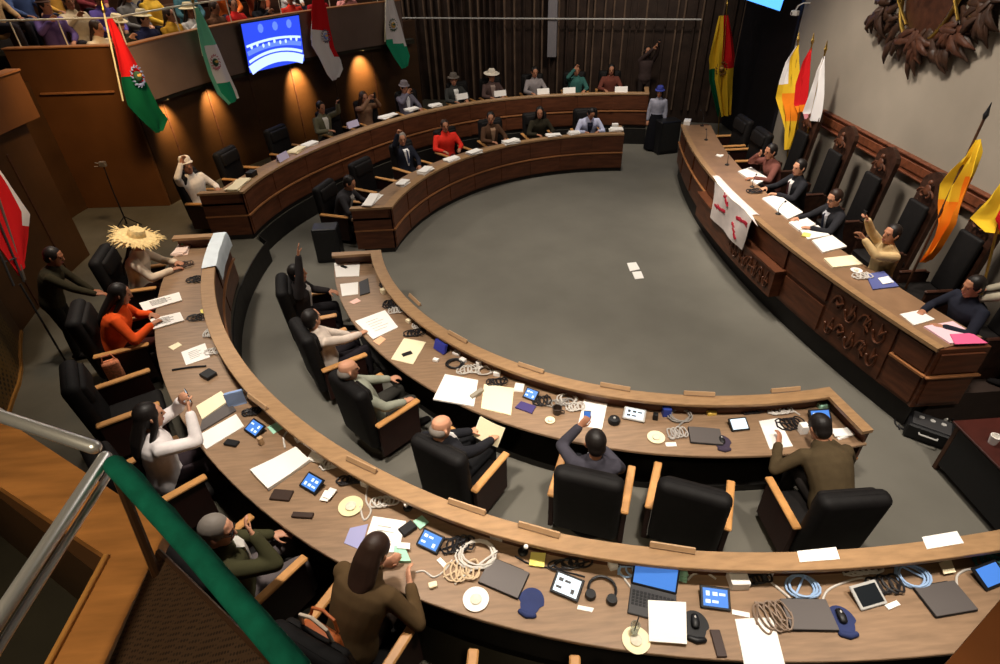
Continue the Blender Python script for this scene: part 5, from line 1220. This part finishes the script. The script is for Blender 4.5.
SBLUE = mat('screen deep blue', (36, 60, 190), .3, emit=.75); SLIGHT = mat('screen pale blue', (150, 170, 246), .3, emit=1.0); SMID = mat('screen mid blue', (74, 100, 226), .3, emit=.9)
t, s, w, h = tv('wall screen showing a blue picture of the hall, on the gallery parapet', [(243, 23), (300, 16), (303, 60), (248, 74)], n, o, SBLUE)
m = MB()
for z0, bow, th, mi in ((-.40, .16, .10, 0), (-.22, .14, .03, 0), (-.05, .10, .05, 1), (.10, .07, .025, 0)):
    pts = [(x*w*.48, (z0+bow*(1-x*x)-.06)*h, .006) for x in [-1+.2*k for k in range(11)]]
    m.tube(pts, [(th*h, .002)]*11, 6, mi=mi, side=V(0, 1, 0))
for k in range(9): m.ball((-.4*w+.1*w*k, (.02+.03*math.sin(k*2))*h, .006), (.022*w, .05*h, .003), 8, mi=0)
for k in range(3): m.ball((-.2*w+.25*w*k, .36*h, .006), (.05*w, .10*h, .003), 8, mi=1)
m.build('picture', [SLIGHT, SMID], s)
n, o = V(-.9, -.75, -.35), V(4.3, 4.6, 3.9)
tv('bright blue screen cut by the top edge of the photo', [(738, -52), (792, -36), (783, 11), (741, -3)], n, o, mat('screen sky blue', (70, 140, 240), .3, emit=1.1))
# security camera on the corner of the grey wall
p = on_plane(795, 13, V(-1, 0, 0), V(3.9, 0, 0)); t = empty('security_camera', p, 0, 'small white security camera on a bent arm at the grey wall', 'camera')
MB().box((0, 0, 0), (.11, .16, .10), R_(30), ch=.015).build('housing', WHITE, t); MB().tube([(0, 0, .04), (.02, -.03, .14), (.07, -.12, .2), (.2, -.16, .2)], .016, 8).build('arm', WHITE, t, True); MB().lathe([(0, 0), (.035, 0), (.035, .02), (0, .02)], 12, M=Matrix.Translation((-.055, .03, -.01)) @ Matrix.Rotation(R_(-90), 4, 'Y')).build('lens', BLACK, t)
# carved emblem on the grey wall
n, o = V(-1, 0, 0), V(4.06, 0, 0)
EM = mat('emblem dark wood', (50, 31, 20), .5, var=.4, scale=8, bump=.5); EM2 = mat('emblem red wood', (64, 36, 23), .5, var=.35, scale=8, bump=.5)
c = on_plane(941, -16, n, o); t = empty('carved_emblem', c, 0, 'large carved emblem of leaves and an oval shield high on the grey wall', 'emblem')
def yz(px, py): p = on_plane(px, py, n, o); return p-c
MB().ball((-.05, 0, 0), (.10, .62, .8), 28, n=12).build('shield', EM2, t, True)
m = MB(); m.tube([(-.12, .64*math.cos(a), .82*math.sin(a)) for a in [6.2832*k/40 for k in range(41)]], .035, 8); m.build('shield_rim', BRASS, t, True)
m = MB(); rr = random.Random(5)
def leaf(m, a, b, w, mi=0, off=-.06): 
    a, b = Vector(a), Vector(b); s = (b-a).cross(V(1, 0, 0)).normalized(); m.tube([a+V(off, 0, 0), a.lerp(b, .4)+V(off-.05, 0, 0), a.lerp(b, .75)+V(off-.02, 0, 0), b+V(off*.5, 0, 0)], [(w*.5, .03), (w, .045), (w*.7, .035), (w*.1, .01)], 8, mi=mi, side=s)
for k in range(120):
    a = 6.2832*k/120+rr.uniform(-.05, .05); r0 = rr.uniform(.62, 1.05); L = rr.uniform(.32, .55); b = a+rr.uniform(-.45, .45)
    p = V(0, r0*1.08*math.cos(a), r0*.92*math.sin(a)); q = p+V(0, L*math.cos(b), L*math.sin(b)); leaf(m, p, q, rr.uniform(.05, .085), 0, -.05-.05*rr.random())
m.build('leaves', EM, t, True)
for (px, py), nl, sp in (((884, 24), 11, .5), ((919, 52), 13, .6), ((956, 46), 12, .6), ((986, 26), 11, .5)):
    m = MB(); b = yz(px, py); 
    for k in range(nl):
        a = -PI/2+(k-(nl-1)/2)*sp*.45+.05; L = rr.uniform(.34, .5); st = b+V(0, rr.uniform(-.1, .1), .18+rr.uniform(-.05, .15)); leaf(m, st, st+V(0, L*math.cos(a)*.9, L*math.sin(a)), .06, 0, -.1-.03*(k % 3))
    m.build('leaf_cluster', EM2 if px in (919, 956) else EM, t, True)
for a, b in (((967, -20), (971, 20)), ((905, -20), (918, 24))):
    m = MB(); A, B = yz(*a), yz(*b); m.tube([A+V(-.2, 0, 0), (A+B)/2+V(-.22, .0, 0), B+V(-.2, 0, 0)], .022, 8); m.build('lance', BRASS, t, True)
# microphone stand by the left wall
b = at(128, 226, .45); n, o = V(.4, -1, 0), b; top = on_plane(103, 164, n, o)
t = empty('microphone_stand', b, 0, 'thin dark microphone stand with a clamp before the brown wall', 'stand'); top = top-b
MB().tube([V(0, 0, .05), V(0, 0, top.z*.55), V(top.x*.8, top.y*.8, top.z)], [.016, .013, .011], 8).build('pole', BLACK, t)
for a in (0, 2.1, 4.2): MB().tube([(0, 0, .22), (.3*math.cos(a), .3*math.sin(a), .012)], .012, 6).build('leg', BLACK, t)
m = MB(); q = V(top.x*.8, top.y*.8, top.z); m.box(q, (.12, .08, .10)); m.tube([q, q+V(-.14, 0, .03)], .012, 6); m.tube([q+V(0, 0, -.04), q+V(-.16, -.04, -.03)], .012, 6); m.build('clamp', mat('silver clamp', (170, 160, 150), .35, metal=.8), t)
# things at the near end of the presidium
A0, B0 = at(957, 421, .75), at(1000, 467, .75); t = empty('side_table', V(2.62, -6.2, 0), 0, 'dark red side table at the right edge beyond the inner desk end', 'table')
MB().box((0, .02, .735), (1.2, 1.5, .03)).build('tabletop', mat('dark red veneer', (62, 25, 20), .35, spec=.4, var=.2), t)
for x in (-.54, .54):
    for y in (-.68, .70): MB().box((x, y, .36), (.06, .06, .72)).build('leg', WOOD_DARK, t)
MB().box((-.56, .02, .4), (.03, 1.3, .6)).build('side_panel', BLACK, t); MB().box((0, .72, .4), (1.08, .03, .6)).build('front_panel', BLACK, t)
p = at(992, 443, .75); g = empty('paper_cup', p, 0, 'white cup on the dark red side table', 'cup'); MB().lathe([(0, 0), (.04, 0), (.055, .11), (.048, .11), (.036, .012), (0, .012)], 16).build('cup', WHITE, g, True)
p = at(925, 436, 0); t = empty('equipment_case', p, R_(-40), 'black equipment case with sockets on the carpet by the presidium end', 'case')
MB().box((0, 0, .12), (.5, .34, .22), ch=.02).build('shell', BLACK, t); MB().box((0, 0, .235), (.42, .26, .012)).build('lid', DGREY, t); MB().tube([(-.1, -.18, .15), (-.1, -.22, .16), (.1, -.22, .16), (.1, -.18, .15)], .012, 6).build('handle', LGREY, t)
for x in (-.12, .0, .12): MB().lathe([(0, 0), (.03, 0), (.03, .012), (0, .012)], 12, M=Matrix.Translation((x, .03, .241))).build('socket', LGREY, t)
o_ = tangle('black cable heap on the carpet behind the equipment case', 925, 424, .0, .34, .2, CABLEK, 6, 141); boxy('white plug on the carpet by the presidium end', 943, 419, .0, (.12, .07, .06), WHITE, 30, 'plug_block', 'plug'); boxy('second white plug near the dark red side table', 969, 416, .0, (.10, .06, .06), WHITE, -20, 'plug_block', 'plug')
wire('pale cable running from the presidium end down to the carpet', [(972, 372), (975, 388), (968, 402), (970, 414)], .02, CABLEW, .012)
quad('white slip lying on the open carpet, upper of the pair', [(627, 263), (636, 262), (640, 269), (630, 271)], 0, WHITE)
quad('white slip lying on the open carpet, lower of the pair', [(632, 272), (641, 271), (644, 278), (635, 279)], 0, WHITE)
# bags
t = empty('handbag', at(318, 634, 1.56), R_(-32), 'orange tan handbag with a white strap on the chair by the brown coat', 'handbag')
rbox_m = MB(); rbox(rbox_m, (0, 0, -.12), (.34, .16, .3), .06); rbox_m.build('body', mat('orange leather', (186, 98, 46), .5, var=.2), t, True)
m = MB(); m.tube([(-.14, 0, .02), (-.12, 0, .16), (0, 0, .22), (.12, 0, .16), (.14, 0, .02)], .014, 8); m.build('strap', mat('cream leather', (226, 208, 186), .5), t, True)
m = MB(); m.tube([(-.13, .07, .02), (-.10, .09, .12), (0, .10, .15), (.10, .09, .12), (.13, .07, .02)], .012, 8); m.build('strap', mat('orange leather', (186, 98, 46)), t, True)
t = empty('woven_bag', at(113, 369, 1.0), R_(30), 'woven orange pink bag on the arm of the chair beside the orange shawl', 'bag')
m = MB(); rbox(m, (0, 0, -.02), (.20, .12, .32), .05); m.build('body', mat('woven orange', (226, 140, 100), .9, var=.35, scale=40), t, True); MB().tube([(-.08, 0, .12), (-.05, 0, .22), (.05, 0, .22), (.08, 0, .12)], .01, 6).build('strap', mat('woven orange', (226, 140, 100)), t, True)
# balcony the photograph is taken from
CAPZ = 3.8
def poly_prism(mb, pts, z0, z1): return mb.prism([(p[0], p[1]) for p in pts], z0, z1)
d1 = V(-5.74+4.76, -7.84+8.50, 0).normalized(); A = V(-4.72, -8.49, 0); n1 = V(-d1.y, d1.x, 0); n1 = n1 if n1.dot(V(-1, -1, 0)) > 0 else -n1
m = MB(); poly_prism(m, [A, A+d1*3, A+d1*3+n1*.30, V(-4.90, -8.60, 0)], CAPZ-.06, CAPZ); poly_prism(m, [A, V(-4.90, -8.60, 0), V(-4.90, -11, 0), V(-4.72, -11, 0)], CAPZ-.06, CAPZ)
struct(m.build('trim_6', WOOD_CAP))
m = MB(); m.box((-4.895, -9.8, CAPZ-.04), (.02, 2.4, .11)); struct(m.build('trim_7', mat('pale cap edge', (190, 134, 70), .4, var=.15)))
m = MB(); poly_prism(m, [A+n1*.06+d1*.05, A+d1*3+n1*.06, A+d1*3+n1*.24, A+n1*.24+d1*.05], 2.5, CAPZ-.06); struct(m.build('wall_parapet', LEFTWALL))
m = MB(); m.box((-4.81, -9.8, 2.62), (.1, 2.5, 2.24)); struct(m.build('wall_parapet_side', perforated('perforated brown sheet', (66, 48, 34), (24, 16, 11), 36)))
m = MB(); poly_prism(m, [(-4.86, -8.62), (-7.6, -6.75), (-9.5, -9.0), (-4.86, -12)], 2.7, 2.8); struct(m.build('floor_balcony', mat('olive gallery carpet', (50, 46, 36))))
def rail(label, pts, r, m_, posts=(), name='handrail', low=None):
    P = [Vector(p) for p in pts]; t = empty(name, P[0], 0, label, 'handrail'); c = P[0]
    MB().tube([p-c for p in P], r, 14, round_=True).build('bar', m_, t, True)
    if low: MB().tube([p-c+V(0, 0, -low) for p in P], r*.55, 10).build('lower_bar', CHROME, t, True)
    for p in posts:
        p = Vector(p); MB().tube([V(p.x, p.y, CAPZ)-c, p-c], .018, 10).build('post', mat('dark steel', (120, 112, 104), .4, metal=.6), t)
    return t
K = V(-4.79, -8.49, 4.2)
rail('chrome handrail along the wooden parapet towards the left edge', [K+V(-.06, .05, 0), V(-5.29, -8.24, 4.2), V(-6.2, -7.66, 4.2), V(-7.2, -7.0, 4.2)], .024, CHROME)
rail('chrome double handrail running from the corner down to the lower left edge', [K, V(-4.80, -9.05, 4.2), V(-4.80, -10.6, 4.2)], .022, CHROME, low=.06)
GC = mat('dark green cloth', (14, 92, 74), .85, spec=.1, var=.25, scale=12, bump=.4)
g0 = V(-4.74, -8.53, 4.2); t = rail('handrail wrapped in dark green cloth crossing the lower left corner', [g0, V(-4.33, -8.91, 4.2), V(-4.0, -9.23, 4.2), V(-3.97, -9.26, 4.2)], .034, GC)
m = MB(); rows = []
for k in range(15):
    q = k/14; p = g0.lerp(V(-3.97, -9.26, 4.2), q)-g0
    h = .02+.26*max(0, q-.5); rows.append([p+V(.02, .02, -.01), p+V(.03+.006*math.sin(k*1.9), .028, -.02-h*.5), p+V(.026+.01*math.sin(k*1.3), .03, -.03-h)])
m.sheet(rows, .006).build('hanging_cloth', GC, t, True)
MB().tube([V(-4.73, -8.56, 4.16)-g0, V(-4.66, -8.72, CAPZ+.0)-g0], .016, 8).build('brace', mat('brown steel', (70, 48, 32), .4, metal=.4), t)
# wooden beam corner in front on the right
e0, e1 = at(945, 664, 4.6), at(1000, 600, 4.6); d = (e1-e0).normalized(); e0 = e0-d*.5; e1 = e1+d*.35; nn = V(d.y, -d.x, 0)
m = MB(); poly_prism(m, [e0, e1, e1+nn*.35, e0+nn*.35], 4.52, 4.6); poly_prism(m, [e0+nn*.05, e1+nn*.05, e1+nn*.3, e0+nn*.3], 2.6, 4.52); struct(m.build('trim_8', mat('dark beam wood', (112, 66, 34), .5, var=.25, scale=4)))
# thin rail of the far gallery
t = empty('gallery_rail', polar(10.48, 145, 3.8), 0, 'thin pale rail above the far gallery parapet', 'handrail'); c = t.location.copy()
pts = [V(-12.4, 3.3, 4.27)]+[polar(10.48, 163-2*k, 4.27) for k in range(22)]
MB().tube([p-c for p in pts], .018, 8).build('bar', mat('pale rail', (214, 206, 186), .4), t, True)
for k in (0, 4, 8, 12, 16, 20): p = polar(10.48, 162.6-2*k, 0); MB().tube([V(p.x, p.y, 3.78)-c, V(p.x, p.y, 4.27)-c], .013, 6).build('post', mat('pale rail', (214, 206, 186)), t)
for x in (-12.1, -11.2): MB().tube([V(x, 3.29, 3.78)-c, V(x, 3.29, 4.27)-c], .013, 6).build('post', mat('pale rail', (214, 206, 186)), t)
# plain armchairs on the far part of the dais
for y, lb in ((2.55, 'empty armchair with light arms on the dais before the flag cluster'), (3.55, 'empty armchair with light arms at the far end of the dais')):
    o = chair(0, 0, 0, lb); o.location = (2.75, y, .5); o.rotation_euler = (0, 0, R_(90))

t = empty('speaker_box', V(-6.35, .88, 0), 0, 'black box standing against the aisle end of the far inner desk', 'speaker')
MB().box((0, 0, .38), (.5, .34, .74), ch=.02).build('cabinet', BLACK, t); MB().box((0, -.172, .38), (.42, .01, .62)).build('grille', mat('dark grille', (30, 29, 28), .8, bump=.6, scale=60), t)

t = empty('mesh_panel', (-4.7, -8.9, 3.9), 0, 'brown perforated mesh panel between the wooden parapet and the green rail', 'panel'); c = t.location.copy()
A_, B_, C_, D_ = V(-4.71, -8.60, 3.80), V(-4.04, -9.22, 4.10), V(-3.95, -10.2, 3.85), V(-4.71, -10.2, 3.72)
MB().sheet([[A_.lerp(B_, j/4).lerp(D_.lerp(C_, j/4), i/4)-c for j in range(5)] for i in range(5)], .02).build('mesh', perforated('fine brown mesh', (74, 55, 40), (40, 29, 21), 80), t)
MB().tube([A_-c, B_-c], .012, 6).build('edge_bar', mat('brown steel', (70, 48, 32)), t); MB().tube([B_-c, C_-c], .012, 6).build('edge_bar', mat('brown steel', (70, 48, 32)), t)

p = at(664, 152, 0); t = empty('monitor_speaker', p, R_(10), 'black box on the carpet before the person in a blue hat', 'speaker')
MB().box((0, 0, .46), (.62, .42, .92), ch=.03).build('cabinet', BLACK, t); MB().box((0, -.212, .48), (.52, .01, .76)).build('grille', mat('dark grille', (30, 29, 28)), t)
# ------------------------------------------------------------------ light
W = bpy.data.worlds.new('world'); SC.world = W; W.use_nodes = True
W.node_tree.nodes['Background'].inputs[0].default_value = (.9, .85, .8, 1); W.node_tree.nodes['Background'].inputs[1].default_value = .035
def lamp(kind, loc, power, col=(1, .9, .78), target=None, **k):
    d = bpy.data.lights.new('scene_light', kind); d.energy = power; d.color = col
    for a, b in k.items(): setattr(d, a, b)
    o = bpy.data.objects.new('scene_light', d); COL.objects.link(o); o.location = loc
    if target is not None: o.rotation_euler = (Vector(target)-Vector(loc)).to_track_quat('-Z', 'Y').to_euler()
    return o
lamp('SPOT', (1.0, 5.0, 7.4), 420, target=(0.5, 10.5, 2.6), spot_size=R_(100), spot_blend=1, shadow_soft_size=.4)  # added spot that brightens the back wall fins, not a known fitting
# ceiling down-lights over the floor and the desks
lamp('AREA', (-1.2, -.5, 7.4), 110, target=(-1.2, -.5, 0), shape='DISK', size=4.5)
lamp('SPOT', (-1.0, 0, 7.4), 620, target=(-1.2, 0, 0), spot_size=R_(66), spot_blend=.6, shadow_soft_size=.5)
for x, y, p, tx, ty in ((-1.8, -7.2, 760, -1.7, -6.4), (-4.9, -5.9, 800, -4.7, -5.2), (-7.9, -2.4, 520, -7.3, -2.1), (1.2, -7.6, 430, 1.0, -6.9)):
    lamp('SPOT', (x, y, 7.3), p, target=(tx, ty, .8), spot_size=R_(62), spot_blend=.8, shadow_soft_size=.25)
for x, y, p, tx, ty in ((-3.6, 4.0, 300, -4.0, 5.6), (0.2, 4.6, 300, 0, 6.2), (-6.2, 1.5, 230, -6.6, 2.6)):
    lamp('SPOT', (x, y, 7.3), p, target=(tx, ty, .8), spot_size=R_(58), spot_blend=.8, shadow_soft_size=.25)
for y in (-4.2, -1.2, 1.6):
    lamp('SPOT', (1.0, y, 7.3), 560, target=(3.3, y, 1.8), spot_size=R_(66), spot_blend=.9, shadow_soft_size=.3)
# warm wall washers under the balcony
for a, p in ((159.5, 120), (152, 150), (137.5, 260), (126.3, 260)):
    q = polar(10.40, a, 2.64); lamp('SPOT', q, p*1.3, (1, .66, .3), target=polar(10.75, a, 2.12), spot_size=R_(66), spot_blend=1, shadow_soft_size=.05)
for loc, tg, p in (((-8.6, .6, 5.6), (-10.8, 2.6, 1.8), 330), ((-7.8, -1.5, 6.4), (-10.6, -2.0, 1.2), 130)): lamp('SPOT', loc, p, (1, .66, .34), target=tg, spot_size=R_(80), spot_blend=1, shadow_soft_size=.3)  # two added warm spots lifting the brown left wall, not balcony washers
# gallery light
for a in (160, 145, 130): lamp('AREA', polar(12.0, a, 7.2), 42, target=polar(11.6, a, 3), shape='DISK', size=1.2)
# balcony the camera stands on
lamp('SPOT', (-5.6, -10.2, 7.2), 150, (1, .82, .55), target=(-4.9, -8.9, 3.8), spot_size=R_(60), spot_blend=.8, shadow_soft_size=.2)
lamp('SPOT', (-3.0, -10.6, 7.2), 90, (1, .82, .55), target=(-2.5, -9.4, 4.6), spot_size=R_(40), spot_blend=.8, shadow_soft_size=.2)  # added spot, here only to lighten the wooden beam corner
